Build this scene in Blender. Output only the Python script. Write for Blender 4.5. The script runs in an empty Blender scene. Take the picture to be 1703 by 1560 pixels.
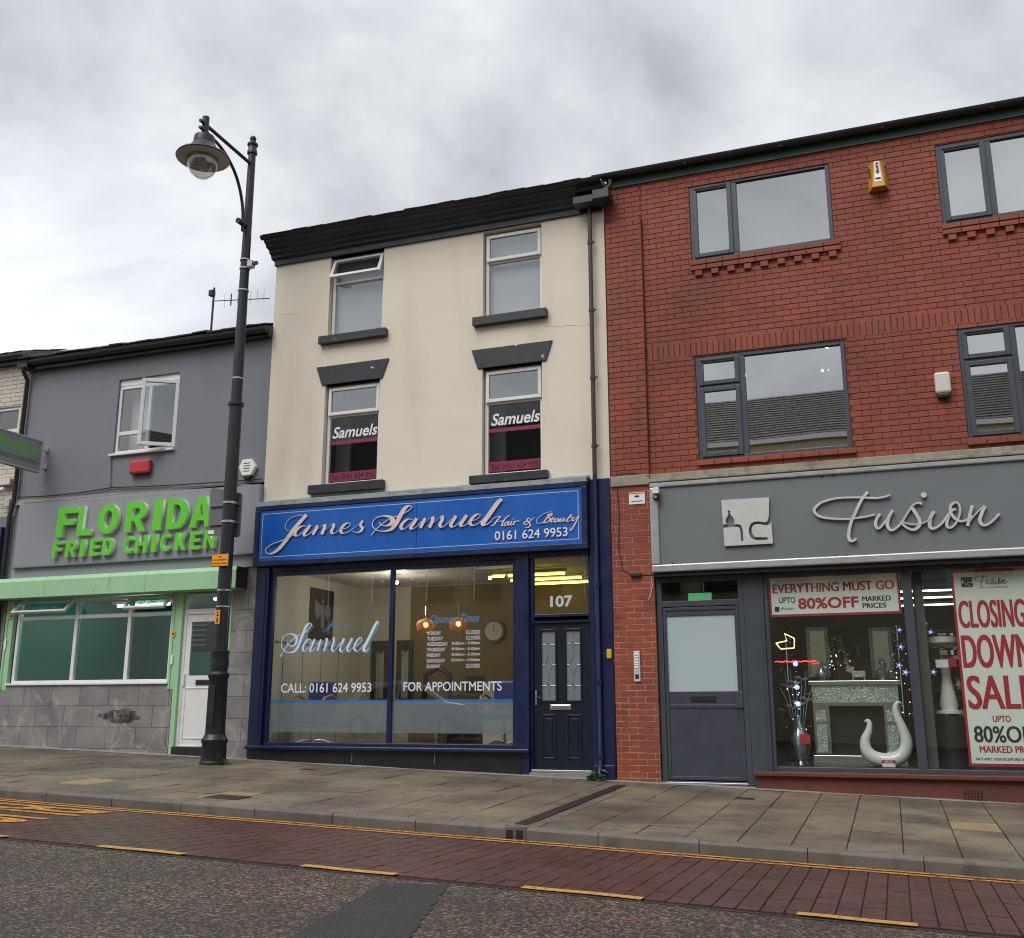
import bpy, math, random
from mathutils import Vector, Matrix

random.seed(7)
scene = bpy.context.scene
C = scene.collection
R = math.radians

# ---------------------------------------------------------------- camera, sky, sun, exposure
cam_data = bpy.data.cameras.new('camera')
cam = bpy.data.objects.new('camera', cam_data)
C.objects.link(cam)
cam.location = (0.0, -14.0, 1.2)
cam.rotation_euler = (R(90 + 13.264), R(0.05), R(20.128))
cam_data.sensor_fit = 'HORIZONTAL'
cam_data.sensor_width = 36.0
cam_data.lens = 36.0 * 1686.4 / 1703.0
cam_data.clip_start = 0.05
cam_data.clip_end = 2000.0
scene.camera = cam
scene.render.engine = 'CYCLES'
scene.cycles.use_denoising = True
scene.cycles.filter_width = 1.1
scene.cycles.max_bounces = 8
scene.cycles.diffuse_bounces = 3
scene.cycles.glossy_bounces = 4
scene.cycles.transparent_max_bounces = 16
scene.cycles.sample_clamp_indirect = 6.0
scene.cycles.caustics_reflective = False
scene.cycles.caustics_refractive = False
scene.view_settings.view_transform = 'Standard'
scene.view_settings.look = 'None'
scene.view_settings.gamma = 1.0
scene.view_settings.exposure = 0.45

world = bpy.data.worlds.new('World')
scene.world = world
world.use_nodes = True
wn, wl = world.node_tree.nodes, world.node_tree.links
wn.clear()
SUN_ELEV, SUN_AZ = R(52), R(205)          # veiled sun, high behind the camera
w_out = wn.new('ShaderNodeOutputWorld')
w_sky = wn.new('ShaderNodeTexSky')
w_sky.sky_type = 'NISHITA'
w_sky.sun_disc = False
w_sky.sun_elevation = SUN_ELEV
w_sky.sun_rotation = SUN_AZ
w_sky.air_density, w_sky.dust_density = 1.5, 4.0
w_b1 = wn.new('ShaderNodeBackground'); w_b1.inputs['Strength'].default_value = 0.06
wl.new(w_sky.outputs[0], w_b1.inputs['Color'])
w_tc = wn.new('ShaderNodeTexCoord')
w_map = wn.new('ShaderNodeMapping'); w_map.inputs['Scale'].default_value = (1.0, 1.0, 1.5)
wl.new(w_tc.outputs['Generated'], w_map.inputs['Vector'])
w_n1 = wn.new('ShaderNodeTexNoise'); w_n1.inputs['Scale'].default_value = 2.7
w_n1.inputs['Detail'].default_value = 7; w_n1.inputs['Roughness'].default_value = 0.56
w_n1.inputs['Distortion'].default_value = 0.35
wl.new(w_map.outputs[0], w_n1.inputs['Vector'])
w_r = wn.new('ShaderNodeValToRGB')
w_r.color_ramp.elements[0].position, w_r.color_ramp.elements[0].color = 0.38, (0.37, 0.39, 0.425, 1)
w_r.color_ramp.elements[1].position, w_r.color_ramp.elements[1].color = 0.64, (0.66, 0.675, 0.70, 1)
wl.new(w_n1.outputs['Fac'], w_r.inputs[0])
w_sep = wn.new('ShaderNodeSeparateXYZ')
wl.new(w_tc.outputs['Generated'], w_sep.inputs[0])
# thinner cloud toward the west horizon (low, to the left): the deck lets more light through
w_dot = wn.new('ShaderNodeVectorMath'); w_dot.operation = 'DOT_PRODUCT'
wl.new(w_tc.outputs['Generated'], w_dot.inputs[0])
w_dot.inputs[1].default_value = Vector((-0.80, 0.58, 0.14)).normalized()
w_mr = wn.new('ShaderNodeMapRange'); w_mr.interpolation_type = 'SMOOTHSTEP'
w_mr.inputs['From Min'].default_value, w_mr.inputs['From Max'].default_value = 0.86, 1.0
w_mr.inputs['To Min'].default_value, w_mr.inputs['To Max'].default_value = 1.0, 1.45
wl.new(w_dot.outputs['Value'], w_mr.inputs['Value'])
# overcast law: the zenith of a closed cloud deck is brighter than its rim
w_mz = wn.new('ShaderNodeMapRange')
w_mz.inputs['From Min'].default_value, w_mz.inputs['From Max'].default_value = 0.55, 1.0
w_mz.inputs['To Min'].default_value, w_mz.inputs['To Max'].default_value = 1.0, 1.7
wl.new(w_sep.outputs['Z'], w_mz.inputs['Value'])
w_mul = wn.new('ShaderNodeMath'); w_mul.operation = 'MULTIPLY'
wl.new(w_mr.outputs[0], w_mul.inputs[0]); wl.new(w_mz.outputs[0], w_mul.inputs[1])
w_b2 = wn.new('ShaderNodeBackground')
wl.new(w_r.outputs[0], w_b2.inputs['Color']); wl.new(w_mul.outputs[0], w_b2.inputs['Strength'])
w_mix = wn.new('ShaderNodeMixShader'); w_mix.inputs[0].default_value = 0.92
wl.new(w_b1.outputs[0], w_mix.inputs[1]); wl.new(w_b2.outputs[0], w_mix.inputs[2])
wl.new(w_mix.outputs[0], w_out.inputs['Surface'])

sun_data = bpy.data.lights.new('sun', 'SUN')
sun_data.energy = 1.5
sun_data.angle = R(40)
sun_data.color = (1.0, 0.97, 0.93)
sun = bpy.data.objects.new('sun', sun_data)
C.objects.link(sun)
sun.rotation_euler = (R(90) - SUN_ELEV, 0, R(-18))

# ---------------------------------------------------------------- helpers: materials
def lin(*c):
    out = []
    for v in c:
        v /= 255.0
        out.append(v / 12.92 if v <= 0.04045 else ((v + 0.055) / 1.055) ** 2.4)
    return tuple(out)

MATS = {}
def mat(name, col, rough=0.6, var=0.10, scale=3.0, bump=0.0, bscale=60.0, metal=0.0, spec=0.5, piece=0.0,
        speck=None, stain=None, vein=None, stretch=(1, 1, 1), coat=0.0, rvar=0.1):
    """Principled paint/stone/brick with mottling, fine relief, optional tone per piece, specks and stains."""
    m = bpy.data.materials.new(name); m.use_nodes = True
    nt = m.node_tree; N, L = nt.nodes, nt.links
    b = N['Principled BSDF']
    b.inputs['Metallic'].default_value = metal
    b.inputs['Specular IOR Level'].default_value = spec
    b.inputs['Coat Weight'].default_value = coat
    g = N.new('ShaderNodeNewGeometry')
    mp = N.new('ShaderNodeMapping'); mp.inputs['Scale'].default_value = stretch
    L.new(g.outputs['Position'], mp.inputs['Vector'])
    n = N.new('ShaderNodeTexNoise'); n.inputs['Scale'].default_value = scale
    n.inputs['Detail'].default_value = 6; n.inputs['Roughness'].default_value = 0.62
    L.new(mp.outputs[0], n.inputs['Vector'])
    r = N.new('ShaderNodeMapRange')
    r.inputs['From Min'].default_value, r.inputs['From Max'].default_value = 0.25, 0.75
    r.inputs['To Min'].default_value, r.inputs['To Max'].default_value = 1 - var, 1 + var
    L.new(n.outputs['Fac'], r.inputs['Value'])
    val = r.outputs[0]
    if piece:
        oi = N.new('ShaderNodeObjectInfo')
        a = N.new('ShaderNodeMath'); a.operation = 'ADD'
        L.new(oi.outputs['Random'], a.inputs[0]); L.new(g.outputs['Random Per Island'], a.inputs[1])
        f = N.new('ShaderNodeMath'); f.operation = 'FRACT'; L.new(a.outputs[0], f.inputs[0])
        r2 = N.new('ShaderNodeMapRange')
        r2.inputs['To Min'].default_value, r2.inputs['To Max'].default_value = 1 - piece, 1 + piece
        L.new(f.outputs[0], r2.inputs['Value'])
        mu = N.new('ShaderNodeMath'); mu.operation = 'MULTIPLY'
        L.new(val, mu.inputs[0]); L.new(r2.outputs[0], mu.inputs[1]); val = mu.outputs[0]
    vm = N.new('ShaderNodeVectorMath'); vm.operation = 'SCALE'
    vm.inputs[0].default_value = col[:3]
    L.new(val, vm.inputs['Scale'])
    colour = vm.outputs[0]
    def over(colour, c2, sc, lo, hi, amt, st=(1, 1, 1), det=5):
        mp2 = N.new('ShaderNodeMapping'); mp2.inputs['Scale'].default_value = st
        L.new(g.outputs['Position'], mp2.inputs['Vector'])
        n2 = N.new('ShaderNodeTexNoise'); n2.inputs['Scale'].default_value = sc; n2.inputs['Detail'].default_value = det
        L.new(mp2.outputs[0], n2.inputs['Vector'])
        r3 = N.new('ShaderNodeMapRange')
        r3.inputs['From Min'].default_value, r3.inputs['From Max'].default_value = lo, hi
        r3.inputs['To Max'].default_value = amt
        L.new(n2.outputs['Fac'], r3.inputs['Value'])
        mx = N.new('ShaderNodeMix'); mx.data_type = 'RGBA'
        L.new(r3.outputs[0], mx.inputs['Factor']); L.new(colour, mx.inputs['A'])
        mx.inputs['B'].default_value = (*c2[:3], 1)
        return mx.outputs['Result']
    for s in (speck or []):
        colour = over(colour, *s)
    for s in (stain or []):
        colour = over(colour, *s)
    if vein:                                   # thin wandering lines in stone: (colour, scale, half width, amount)
        nv = N.new('ShaderNodeTexNoise'); nv.inputs['Scale'].default_value = vein[1]; nv.inputs['Detail'].default_value = 5; nv.inputs['Distortion'].default_value = 1.2
        L.new(g.outputs['Position'], nv.inputs['Vector'])
        sv = N.new('ShaderNodeMath'); sv.operation = 'SUBTRACT'; sv.inputs[1].default_value = 0.5; L.new(nv.outputs['Fac'], sv.inputs[0])
        av = N.new('ShaderNodeMath'); av.operation = 'ABSOLUTE'; L.new(sv.outputs[0], av.inputs[0])
        rv = N.new('ShaderNodeMapRange'); rv.inputs['From Min'].default_value, rv.inputs['From Max'].default_value = 0.0, vein[2]
        rv.inputs['To Min'].default_value, rv.inputs['To Max'].default_value = vein[3], 0.0; L.new(av.outputs[0], rv.inputs['Value'])
        mv = N.new('ShaderNodeMix'); mv.data_type = 'RGBA'; L.new(rv.outputs[0], mv.inputs['Factor']); L.new(colour, mv.inputs['A']); mv.inputs['B'].default_value = (*vein[0], 1)
        colour = mv.outputs['Result']
    L.new(colour, b.inputs['Base Color'])
    rr = N.new('ShaderNodeMapRange')
    rr.inputs['From Min'].default_value, rr.inputs['From Max'].default_value = 0.3, 0.7
    rr.inputs['To Min'].default_value, rr.inputs['To Max'].default_value = max(0.02, rough - rvar), min(1, rough + rvar)
    L.new(n.outputs['Fac'], rr.inputs['Value']); L.new(rr.outputs[0], b.inputs['Roughness'])
    if bump:
        nb = N.new('ShaderNodeTexNoise'); nb.inputs['Scale'].default_value = bscale; nb.inputs['Detail'].default_value = 4
        L.new(mp.outputs[0], nb.inputs['Vector'])
        bp = N.new('ShaderNodeBump'); bp.inputs['Strength'].default_value = bump; bp.inputs['Distance'].default_value = 0.01
        L.new(nb.outputs['Fac'], bp.inputs['Height']); L.new(bp.outputs[0], b.inputs['Normal'])
    MATS[name] = m
    return m

def glow(name, col, strength):
    m = bpy.data.materials.new(name); m.use_nodes = True
    N, L = m.node_tree.nodes, m.node_tree.links
    b = N['Principled BSDF']
    b.inputs['Base Color'].default_value = (*col, 1)
    b.inputs['Emission Color'].default_value = (*col, 1)
    b.inputs['Emission Strength'].default_value = strength
    MATS[name] = m
    return m

def glass(name, base=0.04, k=1.0, tint=(0.93, 0.96, 0.96), rough=0.0, wave=0.0):
    """Flat pane: see-through plus Fresnel mirror (base raises it for coated or double glazing)."""
    m = bpy.data.materials.new(name); m.use_nodes = True
    N, L = m.node_tree.nodes, m.node_tree.links
    N.remove(N['Principled BSDF'])
    o = N['Material Output']
    t = N.new('ShaderNodeBsdfTransparent'); t.inputs['Color'].default_value = (*tint, 1)
    gl = N.new('ShaderNodeBsdfGlossy'); gl.inputs['Roughness'].default_value = rough
    # Schlick, the same from both faces of the sheet: base + k * (0.04 + 0.96 (1 - |cos|)^5)
    gi = N.new('ShaderNodeNewGeometry')
    dt = N.new('ShaderNodeVectorMath'); dt.operation = 'DOT_PRODUCT'
    L.new(gi.outputs['Normal'], dt.inputs[0]); L.new(gi.outputs['Incoming'], dt.inputs[1])
    ab = N.new('ShaderNodeMath'); ab.operation = 'ABSOLUTE'; L.new(dt.outputs['Value'], ab.inputs[0])
    om = N.new('ShaderNodeMath'); om.operation = 'SUBTRACT'; om.inputs[0].default_value = 1.0; L.new(ab.outputs[0], om.inputs[1])
    pw_ = N.new('ShaderNodeMath'); pw_.operation = 'POWER'; pw_.inputs[1].default_value = 5.0; L.new(om.outputs[0], pw_.inputs[0])
    ma = N.new('ShaderNodeMath'); ma.operation = 'MULTIPLY_ADD'; ma.use_clamp = True
    L.new(pw_.outputs[0], ma.inputs[0]); ma.inputs[1].default_value = 0.96 * k; ma.inputs[2].default_value = base + 0.04 * k
    if wave:
        g = N.new('ShaderNodeNewGeometry')
        nb = N.new('ShaderNodeTexNoise'); nb.inputs['Scale'].default_value = 0.9; nb.inputs['Detail'].default_value = 1
        L.new(g.outputs['Position'], nb.inputs['Vector'])
        bp = N.new('ShaderNodeBump'); bp.inputs['Strength'].default_value = wave; bp.inputs['Distance'].default_value = 0.02
        L.new(nb.outputs['Fac'], bp.inputs['Height']); L.new(bp.outputs[0], gl.inputs['Normal'])
    mx = N.new('ShaderNodeMixShader')
    L.new(ma.outputs[0], mx.inputs[0]); L.new(t.outputs[0], mx.inputs[1]); L.new(gl.outputs[0], mx.inputs[2])
    L.new(mx.outputs[0], o.inputs['Surface'])
    MATS[name] = m
    return m

def film(name, col, alpha, patchy=0.0, pscale=8.0, lo=0.4, hi=0.6):
    """Print or paint that lets some of what is under it through (vinyl film, worn road paint)."""
    m = bpy.data.materials.new(name); m.use_nodes = True
    N, L = m.node_tree.nodes, m.node_tree.links
    b = N['Principled BSDF']
    b.inputs['Base Color'].default_value = (*col, 1); b.inputs['Roughness'].default_value = 0.55
    b.inputs['Alpha'].default_value = alpha
    if patchy:
        g = N.new('ShaderNodeNewGeometry')
        n = N.new('ShaderNodeTexNoise'); n.inputs['Scale'].default_value = pscale; n.inputs['Detail'].default_value = 8
        n.inputs['Roughness'].default_value = 0.7
        L.new(g.outputs['Position'], n.inputs['Vector'])
        r = N.new('ShaderNodeMapRange')
        r.inputs['From Min'].default_value, r.inputs['From Max'].default_value = lo, hi
        r.inputs['To Min'].default_value, r.inputs['To Max'].default_value = alpha - patchy, alpha
        L.new(n.outputs['Fac'], r.inputs['Value']); L.new(r.outputs[0], b.inputs['Alpha'])
    MATS[name] = m
    return m

# ---------------------------------------------------------------- helpers: geometry
class MB:
    """Collects shapes; build() links them as ONE mesh object."""
    def __init__(self): self.v, self.f = [], []
    def add(self, vs, fs):
        n = len(self.v); self.v += [tuple(p) for p in vs]; self.f += [tuple(i + n for i in q) for q in fs]; return self
    def box(self, x0, x1, y0, y1, z0, z1):
        return self.add([(x0, y0, z0), (x1, y0, z0), (x1, y1, z0), (x0, y1, z0), (x0, y0, z1), (x1, y0, z1), (x1, y1, z1), (x0, y1, z1)],
                        [(0, 3, 2, 1), (4, 5, 6, 7), (0, 1, 5, 4), (1, 2, 6, 5), (2, 3, 7, 6), (3, 0, 4, 7)])
    def prism(self, pts, y0, y1):
        """outline in (x, z), extruded from y0 (front) to y1 (back)"""
        n = len(pts)
        return self.add([(x, y0, z) for x, z in pts] + [(x, y1, z) for x, z in pts],
                        [tuple(range(n)), tuple(range(2 * n - 1, n - 1, -1))] + [(i, i + n, (i + 1) % n + n, (i + 1) % n) for i in range(n)])
    def profile(self, pts, x0, x1):
        """outline in (y, z), extruded along x"""
        n = len(pts)
        return self.add([(x0, y, z) for y, z in pts] + [(x1, y, z) for y, z in pts],
                        [tuple(range(n)), tuple(range(2 * n - 1, n - 1, -1))] + [(i, i + n, (i + 1) % n + n, (i + 1) % n) for i in range(n)])
    def quad(self, *p): return self.add(p, [tuple(range(len(p)))])
    def tube(self, pts, r, n=10, cap=True):
        pts = [Vector(p) for p in pts]; rs = r if isinstance(r, (list, tuple)) else [r] * len(pts)
        up = Vector((0, 0, 1)); rings = []
        d0 = (pts[1] - pts[0]).normalized()
        a = d0.cross(up if abs(d0.dot(up)) < 0.95 else Vector((1, 0, 0))).normalized()
        for i, p in enumerate(pts):
            d = (pts[min(i + 1, len(pts) - 1)] - pts[max(i - 1, 0)]).normalized()
            a = (a - d * a.dot(d)).normalized(); b = d.cross(a)
            rings.append([p + (a * math.cos(t) + b * math.sin(t)) * rs[i] for t in [2 * math.pi * k / n for k in range(n)]])
        vs = [q for g in rings for q in g]; fs = []
        for i in range(len(pts) - 1):
            for k in range(n): fs.append((i * n + k, i * n + (k + 1) % n, (i + 1) * n + (k + 1) % n, (i + 1) * n + k))
        if cap: fs += [tuple(range(n - 1, -1, -1)), tuple(range((len(pts) - 1) * n, len(pts) * n))]
        return self.add(vs, fs)
    def lathe(self, prof, c=(0, 0, 0), n=24):
        """prof: (radius, z) from bottom to top round a vertical axis at c"""
        vs, fs = [], []
        for r, z in prof:
            for k in range(n):
                t = 2 * math.pi * k / n; vs.append((c[0] + r * math.cos(t), c[1] + r * math.sin(t), c[2] + z))
        for i in range(len(prof) - 1):
            for k in range(n): fs.append((i * n + k, i * n + (k + 1) % n, (i + 1) * n + (k + 1) % n, (i + 1) * n + k))
        fs += [tuple(range(n - 1, -1, -1)), tuple(range((len(prof) - 1) * n, len(prof) * n))]
        return self.add(vs, fs)
    def disc(self, c, r, n=20, axis='y'):
        vs = []
        for k in range(n):
            t = 2 * math.pi * k / n; a, b = r * math.cos(t), r * math.sin(t)
            vs.append((c[0] + a, c[1], c[2] + b) if axis == 'y' else ((c[0], c[1] + a, c[2] + b) if axis == 'x' else (c[0] + a, c[1] + b, c[2])))
        return self.add(vs, [tuple(range(n))])
    def ball(self, c, r, n=12, m=8, sz=1.0):
        prof = [(r * math.sin(math.pi * i / m) + 1e-4, -r * sz * math.cos(math.pi * i / m)) for i in range(m + 1)]
        return self.lathe(prof, c, n)
    def build(self, name, material, parent=None, bevel=0.0, smooth=False, kind=None, loc=None):
        me = bpy.data.meshes.new(name); me.from_pydata(self.v, [], self.f); me.validate(); me.update()
        if smooth:
            for p in me.polygons: p.use_smooth = True
        return link(name, me, material, parent, bevel, kind, smooth)

def link(name, me, material, parent=None, bevel=0.0, kind=None, smooth=False):
    o = bpy.data.objects.new(name, me); C.objects.link(o)
    if material is not None and not me.materials: me.materials.append(MATS[material] if isinstance(material, str) else material)
    if parent is not None: o.parent = parent
    if kind: o['kind'] = kind
    if smooth:
        md = o.modifiers.new('normals', 'EDGE_SPLIT'); md.split_angle = R(38)
    if bevel:
        md = o.modifiers.new('edge', 'BEVEL'); md.width = bevel; md.segments = 2; md.limit_method = 'ANGLE'; md.angle_limit = R(40)
    return o

def tag(o, label, cat, group=None):
    o['label'] = label; o['category'] = cat
    if group: o['group'] = group
    return o
def thing(name, label, cat, group=None, loc=(0, 0, 0)):
    o = bpy.data.objects.new(name, None); C.objects.link(o); o.location = loc; o.empty_display_size = 0.2
    return tag(o, label, cat, group)
def struct(o): o['kind'] = 'structure'; return o

def bx(name, material, parent, x0, x1, y0, y1, z0, z1, bevel=0.0):
    return MB().box(x0, x1, y0, y1, z0, z1).build(name, material, parent, bevel)

def flip_ok(me): return me

_deps = None
def text_mesh(body, x0, x1, z0, z1, y, depth=0.0, bold=0.0, shear=0.0, fat=0.0):
    """Lettering as a mesh facing -y, fitted to the box x0..x1, z0..z1."""
    cu = bpy.data.curves.new('lettering', 'FONT')
    cu.body = body; cu.size = 1.0; cu.offset = bold; cu.shear = shear; cu.resolution_u = 4
    cu.extrude = 0.5 if depth else 0.0
    to = bpy.data.objects.new('lettering', cu); C.objects.link(to)
    bpy.context.view_layer.update()
    me = bpy.data.meshes.new_from_object(to.evaluated_get(bpy.context.evaluated_depsgraph_get()))
    bpy.data.objects.remove(to); bpy.data.curves.remove(cu)
    me.materials.clear()
    xs = [v.co.x for v in me.vertices]; ys = [v.co.y for v in me.vertices]
    ax, bx_, ay, by = min(xs), max(xs), min(ys), max(ys)
    for v in me.vertices:
        X, Y, Zc = v.co
        v.co = (x0 + (X - ax) / (bx_ - ax) * (x1 - x0), y - depth * (Zc + 0.5 if depth else 0), z0 + (Y - ay) / (by - ay) * (z1 - z0))
    me.update()
    if fat:                                    # heavier print: the outline laid down again a hair to each side
        vs = [tuple(v.co) for v in me.vertices]; fs = [tuple(f.vertices) for f in me.polygons]; n = len(vs)
        me = bpy.data.meshes.new('lettering')
        me.from_pydata([(a + dx, b - 0.0002 * k, c) for k, dx in enumerate((0, -fat, fat))for a, b, c in vs], [], [tuple(i + k * n for i in f) for k in range(3) for f in fs]); me.update()
    return me
def text_chars(name, material, parent, body, *a, **k):
    """Large lettering: every character a piece of its own."""
    me = text_mesh(body, *a, **k)
    n = len(me.vertices); root = list(range(n))
    def find(i):
        while root[i] != i: root[i] = root[root[i]]; i = root[i]
        return i
    for e in me.edges: root[find(e.vertices[0])] = find(e.vertices[1])
    comps = {}
    for i in range(n): comps.setdefault(find(i), []).append(i)
    items = sorted(([min(me.vertices[i].co.x for i in c), max(me.vertices[i].co.x for i in c), c] for c in comps.values()), key=lambda t: t[0])
    merged = []
    for lo, hi, c in items:
        if merged and lo < merged[-1][1] - 0.6 * min(hi - lo, merged[-1][1] - merged[-1][0]): merged[-1][1] = max(hi, merged[-1][1]); merged[-1][2] += c
        else: merged.append([lo, hi, list(c)])
    out = []
    for lo, hi, c in merged:
        idx = {v: j for j, v in enumerate(c)}
        m2 = MB(); m2.v = [tuple(me.vertices[v].co) for v in c]
        m2.f = [tuple(idx[v] for v in f.vertices) for f in me.polygons if f.vertices[0] in idx]
        out.append(m2.build(name, material, parent))
    bpy.data.meshes.remove(me)
    return out
def text(name, material, parent, body, x0, x1, z0, z1, y, depth=0.0, bold=0.0, shear=0.0, fat=0.0):
    return link(name, text_mesh(body, x0, x1, z0, z1, y, depth, bold, shear, fat), material, parent)

def smooth_line(pts, n=7):
    out = []
    P = [pts[0]] + list(pts) + [pts[-1]]
    for i in range(1, len(P) - 2):
        p0, p1, p2, p3 = P[i - 1], P[i], P[i + 1], P[i + 2]
        for k in range(n):
            t = k / n
            out.append(tuple(0.5 * (2 * p1[j] + (p2[j] - p0[j]) * t + (2 * p0[j] - 5 * p1[j] + 4 * p2[j] - p3[j]) * t * t
                                    + (3 * p1[j] - p0[j] - 3 * p2[j] + p3[j]) * t ** 3) for j in range(2)))
    out.append(tuple(pts[-1]))
    return out

def pen(mb, pts, w, y, depth, thin=0.22, lift=0.003):
    """One pen stroke (x, z in metres): broad on the way down, hairline on the way up, cut from sheet of the given depth."""
    P = smooth_line(pts) if len(pts) > 2 else [pts[0], tuple((pts[0][j] + pts[1][j]) / 2 for j in range(2)), pts[1]]
    n = len(P); Ls, Rs, ws = [], [], []
    for i in range(n):
        a, b = P[max(i - 1, 0)], P[min(i + 1, n - 1)]
        dx, dz = b[0] - a[0], b[1] - a[1]; l = math.hypot(dx, dz) or 1e-6
        down = max(0.0, -dz / l)
        ws.append(w * (thin + (1 - thin) * down ** 0.8))
    ws = [sum(ws[max(0, i - 2):i + 3]) / len(ws[max(0, i - 2):i + 3]) for i in range(n)]
    vs = []
    for i in range(n):
        a, b = P[max(i - 1, 0)], P[min(i + 1, n - 1)]
        dx, dz = b[0] - a[0], b[1] - a[1]; l = math.hypot(dx, dz) or 1e-6
        nx, nz = -dz / l * ws[i] / 2, dx / l * ws[i] / 2
        yy = y - depth - lift * i / n
        vs += [(P[i][0] + nx, yy, P[i][1] + nz), (P[i][0] - nx, yy, P[i][1] - nz), (P[i][0] + nx, y, P[i][1] + nz), (P[i][0] - nx, y, P[i][1] - nz)]
    fs = []
    for i in range(n - 1):
        a, b = 4 * i, 4 * i + 4
        fs += [(a, a + 1, b + 1, b), (a, b, b + 2, a + 2), (a + 1, a + 3, b + 3, b + 1)]
    fs += [(0, 2, 3, 1), (4 * n - 4, 4 * n - 3, 4 * n - 1, 4 * n - 2)]
    mb.add(vs, fs)

def wall_sheet(mb, x0, x1, z0, z1, openings, y, thick, slope0=None):
    """Wall face at y with real openings and their reveals going back by thick."""
    xs = sorted({x0, x1} | {v for o in openings for v in o[:2] if x0 < v < x1}); zs = sorted({z0, z1} | {v for o in openings for v in o[2:] if z0 < v < z1})
    for i in range(len(xs) - 1):
        for j in range(len(zs) - 1):
            cx, cz = (xs[i] + xs[i + 1]) / 2, (zs[j] + zs[j + 1]) / 2
            if any(o[0] < cx < o[1] and o[2] < cz < o[3] for o in openings): continue
            mb.quad((xs[i], y, zs[j]), (xs[i + 1], y, zs[j]), (xs[i + 1], y, zs[j + 1]), (xs[i], y, zs[j + 1]))
    for a, b, c, d in openings:
        mb.quad((a, y, c), (a, y, d), (a, y + thick, d), (a, y + thick, c)); mb.quad((b, y, c), (b, y + thick, c), (b, y + thick, d), (b, y, d))
        mb.quad((a, y, d), (b, y, d), (b, y + thick, d), (a, y + thick, d)); mb.quad((a, y, c), (a, y + thick, c), (b, y + thick, c), (b, y, c))
    return mb

def frame(mb, x0, x1, z0, z1, y0, y1, w, wb=None):
    """Four mitred-looking bars round an opening, butted end to end."""
    wb = wb or w
    mb.box(x0, x0 + w, y0, y1, z0, z1); mb.box(x1 - w, x1, y0, y1, z0, z1)
    mb.box(x0 + w, x1 - w, y0, y1, z1 - w, z1); mb.box(x0 + w, x1 - w, y0, y1, z0, z0 + wb)
    return mb
def pane(parent, material, x0, x1, z0, z1, y):
    return MB().quad((x0, y, z0), (x1, y, z0), (x1, y, z1), (x0, y, z1)).build('pane', material, parent)
def room(parent, material, x0, x1, y0, y1, z0, z1, name='room'):
    """Inside of a room: five faces, open towards the street."""
    m = MB()
    m.quad((x0, y1, z0), (x1, y1, z0), (x1, y1, z1), (x0, y1, z1)); m.quad((x0, y0, z0), (x0, y1, z0), (x0, y1, z1), (x0, y0, z1))
    m.quad((x1, y1, z0), (x1, y0, z0), (x1, y0, z1), (x1, y1, z1)); m.quad((x0, y0, z0), (x1, y0, z0), (x1, y1, z0), (x0, y1, z0))
    m.quad((x0, y1, z1), (x1, y1, z1), (x1, y0, z1), (x0, y0, z1))
    return m.build(name, material, parent)

def pav_z(x, y): return 0.1225 - 0.0311 * x + 0.025 * y
def road_z(x, y): return -0.0925 - 0.0311 * x - 0.02 * (max(y, -10.0) + 4.6)
TILT = math.atan(-0.0311)

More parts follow.
